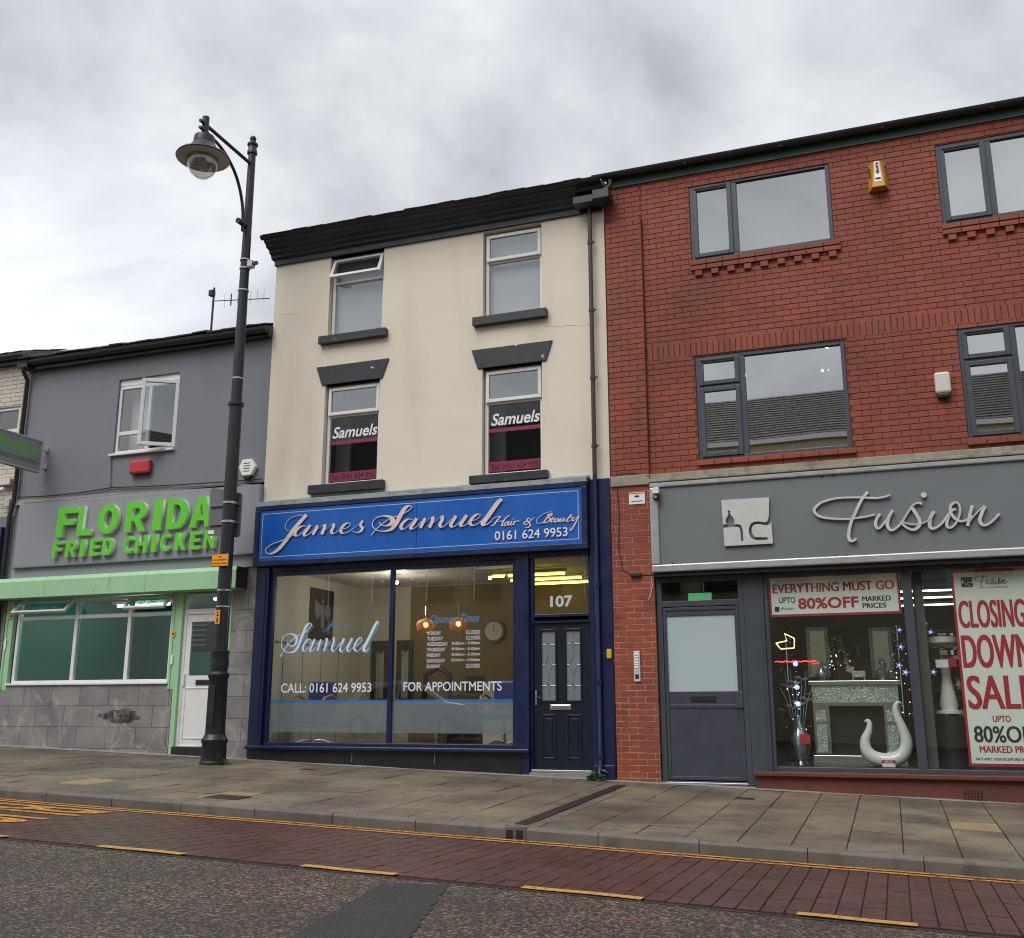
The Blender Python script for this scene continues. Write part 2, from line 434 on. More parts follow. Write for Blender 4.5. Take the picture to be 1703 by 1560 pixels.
# ---------------------------------------------------------------- materials
def chips(name, dark, cols, scale, rough=0.55, wear=0.35):
    """Road surface of stone chips set in bitumen: each chip its own tone, raised a little."""
    m = bpy.data.materials.new(name); m.use_nodes = True
    N, L = m.node_tree.nodes, m.node_tree.links
    b = N['Principled BSDF']; g = N.new('ShaderNodeNewGeometry')
    v = N.new('ShaderNodeTexVoronoi'); v.inputs['Scale'].default_value = scale; v.inputs['Randomness'].default_value = 1.0
    nw = N.new('ShaderNodeTexNoise'); nw.inputs['Scale'].default_value = scale * 0.7; nw.inputs['Detail'].default_value = 2
    L.new(g.outputs['Position'], nw.inputs['Vector'])
    ma = N.new('ShaderNodeVectorMath'); ma.operation = 'MULTIPLY_ADD'; ma.inputs[1].default_value = (.012, .012, .012)
    L.new(nw.outputs['Color'], ma.inputs[0]); L.new(g.outputs['Position'], ma.inputs[2]); L.new(ma.outputs[0], v.inputs['Vector'])
    sp = N.new('ShaderNodeSeparateColor'); L.new(v.outputs['Color'], sp.inputs[0])
    r = N.new('ShaderNodeValToRGB'); r.color_ramp.interpolation = 'CONSTANT'
    els = r.color_ramp.elements
    els[0].position, els[0].color = 0.0, (*dark, 1)
    els[1].position, els[1].color = cols[0][0], (*cols[0][1], 1)
    for pos, c in cols[1:]: e = els.new(pos); e.color = (*c, 1)
    L.new(sp.outputs[0], r.inputs[0])
    d = N.new('ShaderNodeMapRange'); d.inputs['From Min'].default_value, d.inputs['From Max'].default_value = .45, .75
    d.inputs['To Max'].default_value = 0.8
    L.new(v.outputs['Distance'], d.inputs['Value'])
    mx = N.new('ShaderNodeMix'); mx.data_type = 'RGBA'
    L.new(d.outputs[0], mx.inputs['Factor']); L.new(r.outputs[0], mx.inputs['A']); mx.inputs['B'].default_value = (*dark, 1)
    big = N.new('ShaderNodeTexNoise'); big.inputs['Scale'].default_value = 0.8; big.inputs['Detail'].default_value = 6
    L.new(g.outputs['Position'], big.inputs['Vector'])
    br = N.new('ShaderNodeMapRange'); br.inputs['From Min'].default_value, br.inputs['From Max'].default_value = .35, .7
    br.inputs['To Min'].default_value, br.inputs['To Max'].default_value = 0.0, wear
    L.new(big.outputs['Fac'], br.inputs['Value'])
    mx2 = N.new('ShaderNodeMix'); mx2.data_type = 'RGBA'
    L.new(br.outputs[0], mx2.inputs['Factor']); L.new(mx.outputs['Result'], mx2.inputs['A']); mx2.inputs['B'].default_value = (*dark, 1)
    L.new(mx2.outputs['Result'], b.inputs['Base Color'])
    b.inputs['Roughness'].default_value = rough
    bp = N.new('ShaderNodeBump'); bp.inputs['Strength'].default_value = 0.5; bp.inputs['Distance'].default_value = 0.006; bp.invert = True
    L.new(v.outputs['Distance'], bp.inputs['Height']); L.new(bp.outputs[0], b.inputs['Normal'])
    MATS[name] = m
chips('asphalt', (.020, .017, .016), [(.34, (.042, .035, .031)), (.50, (.235, .125, .078)), (.67, (.085, .066, .054)), (.80, (.31, .23, .16)), (.91, (.17, .08, .052))], 58, wear=0.55)
mat('asphalt_patch', lin(45, 44, 42), 0.6, 0.3, 2, 1.0, 90, speck=[((0.10, 0.095, 0.09), 70, 0.56, 0.64, 0.7), ((0.008, 0.008, 0.008), 50, 0.55, 0.65, 0.7)])
mat('sett', lin(80, 49, 45), 0.42, 0.16, 1.1, 0.35, 120, piece=0.13, spec=0.5, speck=[((0.03, 0.02, 0.02), 1.6, 0.5, 0.75, 0.5), ((0.20, 0.15, 0.13), 75, 0.62, 0.70, 0.5)])
mat('sett_joint', lin(44, 31, 29), 0.7, 0.2, 6)
mat('slab', lin(122, 108, 89), 0.55, 0.22, 1.3, 0.6, 130, piece=0.13, rvar=0.2,
    speck=[((0.050, 0.041, 0.034), 0.9, 0.42, 0.66, 0.75), ((0.05, 0.042, 0.036), 6, 0.56, 0.70, 0.5), ((0.03, 0.027, 0.024), 24, 0.66, 0.70, 0.8), ((0.34, 0.29, 0.24), 75, 0.58, 0.66, 0.45), ((0.03, 0.025, 0.02), 60, 0.58, 0.66, 0.45)])
mat('slab_sandy', lin(146, 128, 96), 0.65, 0.15, 3, 0.3, 150, speck=[((0.10, 0.08, 0.06), 14, 0.58, 0.7, 0.6)])
mat('slab_joint', lin(44, 38, 33), 0.85, 0.25, 8)
mat('kerb', lin(108, 101, 94), 0.6, 0.22, 2.5, 0.45, 110, piece=0.08, speck=[((0.05, 0.045, 0.04), 4, 0.52, 0.7, 0.6)])
mat('iron', lin(50, 44, 40), 0.55, 0.2, 20, 0.5, 200, metal=0.3)
film('yellow_paint', lin(198, 148, 72), 1.0, 0.75, 30, 0.33, 0.50)
film('yellow_paint_worn', lin(200, 142, 58), 1.0, 1.0, 17, 0.38, 0.50)
mat('render_cream', lin(226, 217, 200), 0.75, 0.05, 0.9, 0.4, 70, stretch=(1, 1, 2.0),
    stain=[(lin(168, 156, 136), 1.3, 0.50, 0.76, 0.28, (1.4, 1, 0.22)), (lin(150, 138, 118), 55, 0.68, 0.74, 0.35)])
mat('render_grey', lin(124, 127, 135), 0.8, 0.06, 1.2, 0.5, 70, stain=[(lin(134, 134, 140), 2.2, 0.58, 0.75, 0.35), (lin(85, 86, 92), 0.8, 0.55, 0.8, 0.4, (1, 1, .3))])
mat('brick', lin(143, 72, 53), 0.68, 0.16, 2.2, 0.45, 120, piece=0.11,
    stain=[(lin(100, 48, 38), 0.6, 0.46, 0.68, 0.60), (lin(74, 42, 38), 1.5, 0.58, 0.74, 0.50, (1.6, 1, .5)), (lin(205, 140, 120), 40, 0.70, 0.76, 0.35)])
mat('mortar_painted', lin(106, 50, 39), 0.85, 0.2, 5)
mat('mortar_pale', lin(190, 128, 108), 0.85, 0.25, 9, stain=[(lin(140, 70, 54), 4, 0.48, 0.62, 0.75)])
mat('brick_base', lin(104, 56, 46), 0.6, 0.15, 3, 0.3, 130, stain=[(lin(70, 46, 42), 1.5, 0.5, 0.75, 0.5)])
mat('brick_cream', lin(200, 194, 180), 0.7, 0.10, 2.0, 0.3, 100, piece=0.05, stain=[(lin(150, 138, 118), 3, 0.55, 0.72, 0.55, (1, 1, 3))])
mat('mortar_cream', lin(178, 170, 152), 0.85, 0.2, 5)
mat('black_paint', lin(38, 42, 55), 0.42, 0.15, 4, 0.2, 80)
mat('black_paint_chipped', lin(44, 46, 53), 0.42, 0.15, 4, 0.2, 80, stain=[(lin(205, 190, 160), 9, 0.685, 0.70, 0.95)])
mat('navy_paint', lin(18, 31, 72), 0.34, 0.10, 3, 0.06, 60, coat=0.15)
mat('navy_door', lin(19, 27, 45), 0.34, 0.08, 5, 0.15, 40, stretch=(6, 6, 0.6))
mat('navy_plinth', lin(30, 31, 36), 0.4, 0.2, 4, 0.2, 70, stain=[(lin(120, 118, 112), 16, 0.70, 0.74, 0.7)])
mat('sign_blue', lin(22, 94, 184), 0.32, 0.05, 1.5, coat=0.2, stain=[(lin(70, 120, 195), 1.4, 0.62, 0.85, 0.35)])
mat('sign_blue_edge', lin(36, 62, 130), 0.35, 0.08, 3)
mat('sign_line', lin(190, 205, 235), 0.5, 0.03)
mat('rose_silver', lin(226, 205, 203), 0.35, 0.05, 2, spec=0.5)
mat('white_letter', lin(232, 232, 236), 0.4, 0.03)
mat('lead', lin(150, 160, 162), 0.55, 0.2, 7, 0.4, 30, stain=[(lin(80, 88, 90), 6, 0.5, 0.7, 0.6, (0.6, 1, 2))])
mat('upvc_white', lin(226, 226, 226), 0.35, 0.04, 2, stain=[(lin(165, 158, 146), 5, 0.60, 0.8, 0.4)])
mat('upvc_cream', lin(214, 208, 198), 0.38, 0.05, 3)
mat('anthracite', lin(66, 72, 80), 0.42, 0.05, 3)
mat('anthracite_door', lin(62, 66, 78), 0.45, 0.05, 3)
mat('fascia_grey', lin(112, 118, 122), 0.45, 0.04, 0.8, 0.08, 120)
mat('fascia_trim', lin(176, 178, 182), 0.35, 0.08, 4, metal=0.4)
mat('silver', lin(206, 208, 208), 0.38, 0.04, 4, metal=0.25)
mat('florida_panel', lin(142, 145, 152), 0.5, 0.04, 0.7)
mat('green_face', lin(96, 206, 34), 0.35, 0.05, 3, coat=0.2)
mat('green_side', lin(216, 240, 206), 0.45, 0.06, 4)
mat('mint', lin(158, 204, 160), 0.42, 0.05, 2, 0.05, 40, stain=[(lin(104, 118, 92), 5, 0.62, 0.74, 0.5, (2, 2, .5))])
mat('tile_grey', lin(132, 130, 130), 0.32, 0.28, 1.5, 0.05, 60, piece=0.10, vein=(lin(196, 192, 188), 1.1, 0.02, 0.28), stain=[(lin(176, 172, 168), 2.6, 0.60, 0.68, 0.5), (lin(78, 76, 76), 1.8, 0.55, 0.75, 0.55)])
mat('tile_grout', lin(96, 94, 92), 0.8, 0.1)
mat('slate', lin(66, 60, 56), 0.6, 0.2, 4, 0.5, 40, piece=0.18)
mat('slate_bluegrey', lin(78, 80, 88), 0.5, 0.2, 4, 0.5, 40, piece=0.2)
mat('gutter_black', lin(40, 40, 42), 0.38, 0.15, 5, stain=[(lin(90, 92, 90), 9, 0.64, 0.75, 0.5)])
mat('gutter_brown', lin(70, 58, 54), 0.35, 0.1, 5)
mat('green_board', lin(52, 82, 76), 0.5, 0.1, 3)
mat('stone_weathered', lin(150, 146, 130), 0.8, 0.2, 5, 0.5, 60, stain=[(lin(90, 88, 76), 7, 0.5, 0.7, 0.6, (1, 1, .3)), (lin(178, 170, 110), 12, 0.62, 0.7, 0.5, (3, 3, .4))])
mat('stone_cap', lin(138, 134, 130), 0.8, 0.2, 5, 0.5, 50)
mat('post_black', lin(32, 35, 42), 0.4, 0.12, 6, 0.15, 60, stain=[(lin(130, 132, 134), 30, 0.72, 0.76, 0.5)])
mat('steel', lin(190, 192, 194), 0.3, 0.05, 5, metal=0.8)
mat('sign_back', lin(104, 107, 111), 0.55, 0.06, 4)
mat('lamp_white', lin(190, 186, 176), 0.5, 0.1, 5)
mat('orange', lin(238, 158, 32), 0.45, 0.05)
mat('yellow_box', lin(214, 176, 40), 0.4, 0.08, 8)
mat('ochre', lin(196, 140, 42), 0.45, 0.1, 6)
mat('red_box', lin(190, 52, 58), 0.5, 0.08, 6)
mat('print_black', lin(28, 30, 34), 0.5, 0.02)
mat('print_red', lin(172, 24, 52), 0.5, 0.04, 6)
mat('print_white', lin(234, 238, 232), 0.5, 0.02)
mat('poster_white', lin(226, 236, 226), 0.45, 0.02)
mat('print_mint', lin(60, 180, 165), 0.5, 0.02)
mat('cable', lin(38, 36, 36), 0.6, 0.1)
mat('cable_pale', lin(140, 136, 136), 0.7, 0.1)
mat('leaf', lin(78, 118, 52), 0.5, 0.25, 30)
mat('room_white', lin(206, 200, 184), 0.8, 0.04)
mat('room_ochre', lin(128, 108, 72), 0.8, 0.05)
mat('room_dark', lin(58, 60, 64), 0.85, 0.1)
mat('room_mid', lin(120, 122, 124), 0.85, 0.08)
mat('room_teal', lin(56, 142, 120), 0.6, 0.06)
mat('room_shop', lin(44, 48, 52), 0.7, 0.12, 2)
mat('floor_grey', lin(120, 116, 108), 0.45, 0.1)
mat('blind', lin(190, 196, 204), 0.8, 0.03)
mat('blind_grey', lin(78, 80, 84), 0.8, 0.03)
mat('magenta', lin(138, 28, 68), 0.5, 0.05)
mat('seat_blue', lin(24, 48, 130), 0.4, 0.06)
mat('wood_pale', lin(190, 132, 84), 0.45, 0.12, 12, stretch=(1, 6, 1))
mat('wood_dark', lin(48, 36, 32), 0.4, 0.1)
mat('chrome', lin(215, 218, 222), 0.12, 0.02, metal=1.0)
mat('ceramic', lin(222, 228, 222), 0.12, 0.03, 3, coat=0.4, stain=[(lin(120, 124, 120), 45, 0.70, 0.73, 0.7)])
mat('mirror', lin(196, 206, 204), 0.06, 0.02, metal=1.0)
mat('crystal', lin(176, 198, 190), 0.12, 0.5, 60, 1.0, 70, metal=0.75, rvar=0.1, speck=[((0.95, 1, 0.98), 75, 0.58, 0.63, 1.0), ((0.02, 0.03, 0.03), 55, 0.56, 0.64, 0.85)])
mat('cardboard', lin(150, 112, 76), 0.8, 0.08)
mat('petal', lin(200, 190, 240), 0.4, 0.1)
mat('leaf_grey', lin(170, 180, 178), 0.3, 0.1)
mat('car_silver', lin(205, 208, 212), 0.22, 0.02, metal=0.5, coat=0.6)
mat('tyre', lin(30, 30, 31), 0.8, 0.1)
mat('terrace_cream', lin(196, 186, 150), 0.75, 0.06)
glow('tube_yellow', (1.0, 0.86, 0.16), 3.5)
glow('tube_white', (0.80, 1.0, 0.98), 4.5)
glow('bulb_warm', (1.0, 0.62, 0.24), 5.0)
glow('spot_white', (1.0, 0.97, 0.90), 9.0)
glow('neon_warm', (1.0, 0.80, 0.36), 1.3)
glow('led_red', (1.0, 0.06, 0.06), 2.0)
glow('exit_green', (0.03, 0.42, 0.14), 0.5)
glow('led_violet', (0.50, 0.46, 1.0), 1.2)
glow('led_blue', (0.45, 0.6, 1.0), 1.0)
glass('pane_clear', 0.03, 1.2, (0.96, 0.98, 0.97))
glass('pane_shop', 0.06, 1.3, (0.95, 0.97, 0.96), wave=0.02)
glass('pane_coated', 0.66, 1.0, (0.70, 0.76, 0.78), wave=0.05)
glass('pane_double', 0.20, 1.4, (0.90, 0.93, 0.94), wave=0.05)
glass('pane_teal', 0.03, 1.0, (0.80, 0.96, 0.92))
glass('lamp_bowl', 0.16, 1.3, (0.72, 0.72, 0.68), 0.15)
glass('shade_glass', 0.10, 1.0, (0.95, 0.70, 0.35), 0.2)
glass('vase_glass', 0.20, 1.6, (0.80, 0.86, 0.92), 0.05)
film('frost', lin(182, 190, 196), 0.62)
film('frost_grey', lin(142, 150, 158), 0.55)
film('stripe_blue', lin(40, 124, 200), 0.92)
film('vinyl_blue', lin(84, 142, 200), 0.78)
film('vinyl_white', lin(226, 234, 240), 0.95)
film('vinyl_pale', lin(214, 224, 230), 0.80)
film('door_frost', lin(176, 192, 200), 0.95)
film('lamp_shade_film', lin(214, 150, 70), 0.6)

# ---------------------------------------------------------------- ground, road, pavement
def sheet(name, material, x0, x1, y0, y1, zf, dz=0.0, nx=1, ny=1):
    m = MB()
    for i in range(nx):
        for j in range(ny):
            a, b = x0 + (x1 - x0) * i / nx, x0 + (x1 - x0) * (i + 1) / nx
            c, d = y0 + (y1 - y0) * j / ny, y0 + (y1 - y0) * (j + 1) / ny
            m.quad((a, c, zf(a, c) + dz), (b, c, zf(b, c) + dz), (b, d, zf(b, d) + dz), (a, d, zf(a, d) + dz))
    return m.build(name, material)

m = MB()
m.quad((-300, -300, -0.0311 * -300 - 1.2), (300, -300, -0.0311 * 300 - 1.2), (300, 300, -0.0311 * 300 - 1.2), (-300, 300, -0.0311 * -300 - 1.2))
struct(m.build('ground', 'asphalt_patch'))
m = MB()
for (ya, yb) in ((-22.0, -10.0), (-10.0, -7.28)):
    m.quad((-60, ya, road_z(-60, ya)), (60, ya, road_z(60, ya)), (60, yb, road_z(60, yb)), (-60, yb, road_z(-60, yb)))
road = struct(m.build('road', 'asphalt'))
m = MB().quad((-60, -7.28, road_z(-60, -7.28) - 0.012), (60, -7.28, road_z(60, -7.28) - 0.012), (60, -4.6, road_z(60, -4.6) - 0.012), (-60, -4.6, road_z(-60, -4.6) - 0.012))
lane = struct(m.build('bus_lane', 'sett_joint'))

def chamfer_box(name, w, d, h, c):
    """slab lying at z 0..h with softened top edges, 9 faces, no underside"""
    x, y = w / 2, d / 2
    v = [(-x, -y, 0), (x, -y, 0), (x, y, 0), (-x, y, 0), (-x, -y, h - c), (x, -y, h - c), (x, y, h - c), (-x, y, h - c),
         (-x + c, -y + c, h), (x - c, -y + c, h), (x - c, y - c, h), (-x + c, y - c, h)]
    f = [(0, 1, 5, 4), (1, 2, 6, 5), (2, 3, 7, 6), (3, 0, 4, 7), (4, 5, 9, 8), (5, 6, 10, 9), (6, 7, 11, 10), (7, 4, 8, 11), (8, 9, 10, 11)]
    me = bpy.data.meshes.new(name); me.from_pydata(v, [], f); me.update()
    return me

def place(name, me, parent, loc, tiltx, tilty, scale=(1, 1, 1)):
    o = bpy.data.objects.new(name, me); C.objects.link(o); o.parent = parent
    o.location = loc; o.rotation_euler = (tiltx, tilty, 0); o.scale = scale
    return o

# printed-brick bus lane: rows of setts across the lane
SX, SY = 0.146, 0.24
cells = []
nx0, nx1 = -150, 24
for i in range(nx0, nx1):
    x = (i + 0.5) * SX
    off = (i % 2) * SY / 2
    y = -7.20 + off - (SY if off else 0)
    while y < -4.66:
        a, b = max(y, -7.20), min(y + SY, -4.66)
        if b - a > 0.06: cells.append((x, (a + b) / 2, b - a))
        y += SY
def in_lane_view(x, y): return x > -15 - 0.0 * y
cells = [c for c in cells if c[0] > -16]
cells.sort(key=lambda c: math.hypot(c[0], c[1] + 14.0) + (100 if c[0] > 1.6 + (c[1] + 4.6) * 0.35 else 0))
sett_me = chamfer_box('sett', SX - 0.007, 1.0, 0.014, 0.003); sett_me.materials.append(MATS['sett'])
rt = math.atan(-0.02)
for x, y, l in cells[:300]:
    place('sett', sett_me, lane, (x, y, road_z(x, y) - 0.012 + random.uniform(-.0015, .0015)), rt + random.uniform(-.014, .014), -TILT + random.uniform(-.008, .008), (1, l - 0.013, 1))
m = MB()
for x, y, l in cells[300:]:
    w, d, z = (SX - .007) / 2, (l - .013) / 2, road_z(x, y) + random.uniform(-.0010, .0010)
    dz = 0.0311 * w; e = 0.02 * d
    c = 0.0018
    m.add([(x - w, y - d, z + dz + e - .012), (x + w, y - d, z - dz + e - .012), (x + w, y + d, z - dz - e - .012), (x - w, y + d, z + dz - e - .012),
           (x - w + c, y - d + c, z + dz + e + .002), (x + w - c, y - d + c, z - dz + e + .002), (x + w - c, y + d - c, z - dz - e + .002), (x - w + c, y + d - c, z + dz - e + .002)],
          [(0, 1, 5, 4), (1, 2, 6, 5), (2, 3, 7, 6), (3, 0, 4, 7), (4, 5, 6, 7)])
m.build('sett_paving', 'sett', lane, kind='stuff')

def road_strip(m, pts, w, dz):
    for (x0, y0), (x1, y1) in zip(pts, pts[1:]):
        m.quad((x0, y0 - w / 2, road_z(x0, y0 - w / 2) + dz), (x1, y1 - w / 2, road_z(x1, y1 - w / 2) + dz), (x1, y1 + w / 2, road_z(x1, y1 + w / 2) + dz), (x0, y0 + w / 2, road_z(x0, y0 + w / 2) + dz))
# double yellow lines by the kerb, the worn lane line, the lettering
for yy in (-4.78, -4.93):
    m = MB(); road_strip(m, [(x, yy + 0.006 * math.sin(x * 1.7)) for x in [-22 + 0.5 * k for k in range(54)]], 0.075, 0.0075)
    o = struct(m.build('yellow_line', 'yellow_paint_worn'))
for (xa, xb) in ((-7.75, -6.89), (-5.93, -5.13), (-4.10, -3.35), (-2.41, -1.60), (-0.65, 0.03), (1.0, 1.75)):
    m = MB(); n = 8
    for k in range(n):
        xx0, xx1 = xa + (xb - xa) * k / n, xa + (xb - xa) * (k + 1) / n
        road_strip(m, [(xx0, -7.215 + 0.008 * math.sin(xx0 * 9)), (xx1, -7.215 + 0.008 * math.sin(xx1 * 9))], 0.105, 0.0105)
    struct(m.build('lane_marking', 'yellow_paint'))
me = text_mesh('BUS', 0, 1.45, 0, 1.0, 0, bold=0.012)
for v in me.vertices:
    px, pz = v.co.x, v.co.z
    x, y = -9.35 + 1.75 * pz, -5.10 - px * 0.95
    v.co = (x, y, road_z(x, y) + 0.0085)
struct(link('road_lettering', me, 'yellow_paint_worn'))
m = MB()
pp = [(-3.27, -7.57), (-2.88, -7.36), (-2.39, -8.99), (-2.11, -9.9), (-2.77, -9.9), (-2.90, -9.30)]
pq = []
for (xa, ya), (xb, yb) in zip(pp, pp[1:] + pp[:1]):
    n = max(2, int(math.hypot(xb - xa, yb - ya) / 0.05))
    pq += [(xa + (xb - xa) * k / n + random.uniform(-.014, .014), ya + (yb - ya) * k / n + random.uniform(-.014, .014)) for k in range(n)]
m.add([(x, y, road_z(x, y) + 0.004) for x, y in pq], [tuple(range(len(pq) - 1, -1, -1))])
struct(m.build('asphalt_patch', 'asphalt_patch'))
m = MB(); road_strip(m, [(-22 + 2 * k, -7.305 + .012 * math.sin(k * 2.1)) for k in range(20)], 0.05, 0.003)
struct(m.build('tar_seam', 'asphalt_patch'))

# pavement
m = MB().quad((-40, -4.47, pav_z(-40, -4.47) - 0.012), (20, -4.47, pav_z(20, -4.47) - 0.012), (20, 0.6, pav_z(20, 0.6) - 0.012), (-40, 0.6, pav_z(-40, 0.6) - 0.012))
pavement = struct(m.build('pavement', 'slab_joint'))
PX = 0.457
slab_me = {}
def slab_mesh(d, w=PX):
    k = (round(d, 3), round(w, 3))
    if k not in slab_me: slab_me[k] = chamfer_box('paving_slab', w - 0.010, d - 0.016, 0.014, 0.003)
    return slab_me[k]
pt, count = math.atan(0.025), 0
slabs = []
for i in range(-33, 5):
    x = (i + 0.5) * PX - 0.02
    y = -4.47
    ds = [0.61] * 8 if i % 2 else [0.305] + [0.61] * 8
    for d in ds:
        a, b = y, min(y + d, 0.02); y += d
        if b - a < 0.05: break
        if -3.72 < x < -3.10 and abs(x + 3.42) < 0.22: pass
        slabs.append((x, (a + b) / 2, b - a))
slabs.sort(key=lambda c: math.hypot(c[0], c[1] + 14))
rest = MB()
sandy = [(0.72, -2.4), (-9.6, -3.4), (-7.2, -3.8)]
for n_, (x, y, d) in enumerate(slabs):
    mname = 'slab_sandy' if any(abs(x - sx) < PX / 2 and abs(y - sy) < 0.31 for sx, sy in sandy) else 'slab'
    if n_ < 295:
        base = slab_mesh(d)
        me = base if mname == 'slab' else base.copy()
        if mname != 'slab': me.materials.clear()
        if not me.materials: me.materials.append(MATS[mname])
        place('paving_slab', me, pavement, (x, y, pav_z(x, y) - 0.012 + random.uniform(-.003, .003)), pt + random.uniform(-.011, .011), -TILT + random.uniform(-.008, .008))
    else:
        w, h = (PX - .008) / 2, (d - .008) / 2; z = pav_z(x, y) + .002; dz, dy = .0311 * w, .025 * h
        rest.quad((x - w, y - h, z + dz - dy), (x + w, y - h, z - dz - dy), (x + w, y + h, z - dz + dy), (x - w, y + h, z + dz + dy))
if rest.v: rest.build('far_paving', 'slab', pavement, kind='stuff')
# concrete haunch along the shop fronts
m = MB()
xs = [-16 + 0.4 * k for k in range(50)]
for a, b in zip(xs, xs[1:]):
    wa, wb_ = 0.09 + 0.03 * math.sin(a * 3.1), 0.09 + 0.03 * math.sin(b * 3.1)
    m.quad((a, -0.02 - wa, pav_z(a, -.1) + .005), (b, -0.02 - wb_, pav_z(b, -.1) + .005), (b, 0.03, pav_z(b, 0) + .03), (a, 0.03, pav_z(a, 0) + .03))
m.build('mortar_fillet', 'stone_cap', pavement)
# drain channel across the pavement and its kerb outlet
m = MB()
for k in range(8):
    ya, yb = -4.44 + 0.49 * k, -4.44 + 0.49 * (k + 1)
    xa, xb = -3.42 + 0.0 * k, -3.42
    m.quad((xa - .075, ya, pav_z(xa, ya) + .0065), (xa + .075, ya, pav_z(xa, ya) + .0065), (xb + .075, yb, pav_z(xb, yb) + .0065), (xb - .075, yb, pav_z(xb, yb) + .0065))
m.build('drain_channel', 'iron', pavement)
for (x, y, w, d) in ((-7.0, -4.05, 0.42, 0.30), (-1.75, -1.2, 0.22, 0.16), (-7.9, -0.9, 0.2, 0.16), (1.35, -3.9, 0.5, 0.5)):
    o = chamfer_box('access_cover', w, d, 0.012, 0.003); o.materials.append(MATS['iron'])
    place('access_cover', o, pavement, (x, y, pav_z(x, y) - 0.003), pt, -TILT)
# litter specks and worn spots on the pavement are left to the stone itself; kerbstones one by one
kerb = thing('kerb', 'grey concrete kerb between the pavement slabs and the red paved lane', 'kerb')
def kerb_stone(x0, x1):
    m = MB(); g = 0.004
    for s, x in ((0, x0 + g), (1, x1 - g)): pass
    prof = lambda x: [(-4.60, road_z(x, -4.6) - .05), (-4.60, pav_z(x, -4.6) - .022), (-4.593, pav_z(x, -4.6) - .006), (-4.575, pav_z(x, -4.58) + .001), (-4.472, pav_z(x, -4.47) + .002), (-4.472, pav_z(x, -4.47) - .12)]
    a, b = prof(x0 + g), prof(x1 - g); n = len(a)
    m.add([(x0 + g, *p) for p in a] + [(x1 - g, *p) for p in b], [tuple(range(n - 1, -1, -1)), tuple(range(n, 2 * n))] + [(i, (i + 1) % n, (i + 1) % n + n, i + n) for i in range(n)])
    return m.build('kerb_stone', 'kerb', kerb)
x = -20.0
while x < 5:
    l = 0.915
    if x < -3.42 < x + l:
        kerb_stone(x, -3.53); kerb_stone(-3.31, x + l)
        o = MB(); zt = pav_z(-3.42, -4.6)
        o.box(-3.53, -3.31, -4.604, -4.475, zt - .13, zt + .003)
        k = o.build('drain_outlet', 'kerb', kerb, 0.004)
        for dx in (-.05, .05): bx('outlet_hole', 'print_black', k, -3.42 + dx - .035, -3.42 + dx + .035, -4.607, -4.6, zt - .10, zt - .025)
    else: kerb_stone(x, x + l)
    x += l
m = MB()
m.quad((-60, -4.59, road_z(-60, -4.6) - .06), (60, -4.59, road_z(60, -4.6) - .06), (60, -4.59, pav_z(60, -4.6) - .02), (-60, -4.59, pav_z(-60, -4.6) - .02))
m.build('kerb_bed', 'slab_joint', kerb)

# ================================================================ cream house with the blue shop front
cream = thing('cream_terrace_shop', 'three storey cream rendered terrace house above a navy and blue salon front', 'building', loc=(-6.55, 0, 0.3))
def part(o, parent): o.parent = parent; o.matrix_parent_inverse = parent.matrix_world.inverted(); return o
# (things whose Empty is away from the origin keep their parts in place through the inverse)
def kids(parent):
    bpy.context.view_layer.update()
    inv = parent.matrix_world.inverted()
    for o in parent.children: o.matrix_parent_inverse = inv

UL, UR = (-8.42, -7.40, 7.25, 8.70), (-5.62, -4.63, 7.205, 8.68)
LL, LR = (-8.42, -7.41, 4.705, 6.41), (-5.62, -4.64, 4.64, 6.37)
X0, X1 = -9.50, -3.61
m = wall_sheet(MB(), X0, X1, 4.45, 8.76, [UL, UR, LL, LR], 0.0, 0.16)
m.quad((X0, 0, 0.2), (X0, 0, 9.0), (X0, 8, 9.0), (X0, 8, 0.2)); m.quad((X1, 0, 0.2), (X1, 8, 0.2), (X1, 8, 9.0), (X1, 0, 9.0))
wall = m.build('wall', 'render_cream', cream)
# hairline cracks in the render
def crack(pts, w=0.004):
    m = MB()
    for (xa, za), (xb, zb) in zip(pts, pts[1:]): m.quad((xa, -0.002, za - w), (xb, -0.002, zb - w), (xb, -0.002, zb), (xa, -0.002, za))
    m.build('crack', 'stone_weathered', wall)
crack([(-4.6 + 0.12 * k, 6.93 - 0.012 * k + 0.012 * math.sin(k * 2.3)) for k in range(8)])
crack([(-9.4 + 0.1 * k, 7.78 + 0.01 * math.sin(k * 1.9)) for k in range(5)], 0.003)

def cill(parent, x0, x1, z0, z1, material='black_paint_chipped'):
    return bx('sill', material, parent, x0, x1, -0.10, 0.05, z0, z1, 0.006)
def lintel(x0, x1, z0, z1, i):
    return MB().prism([(x0, z1), (x0 + i, z0), (x1 - i, z0), (x1, z1)][::-1], -0.025, 0.1).build('lintel', 'black_paint_chipped', cream, 0.005)

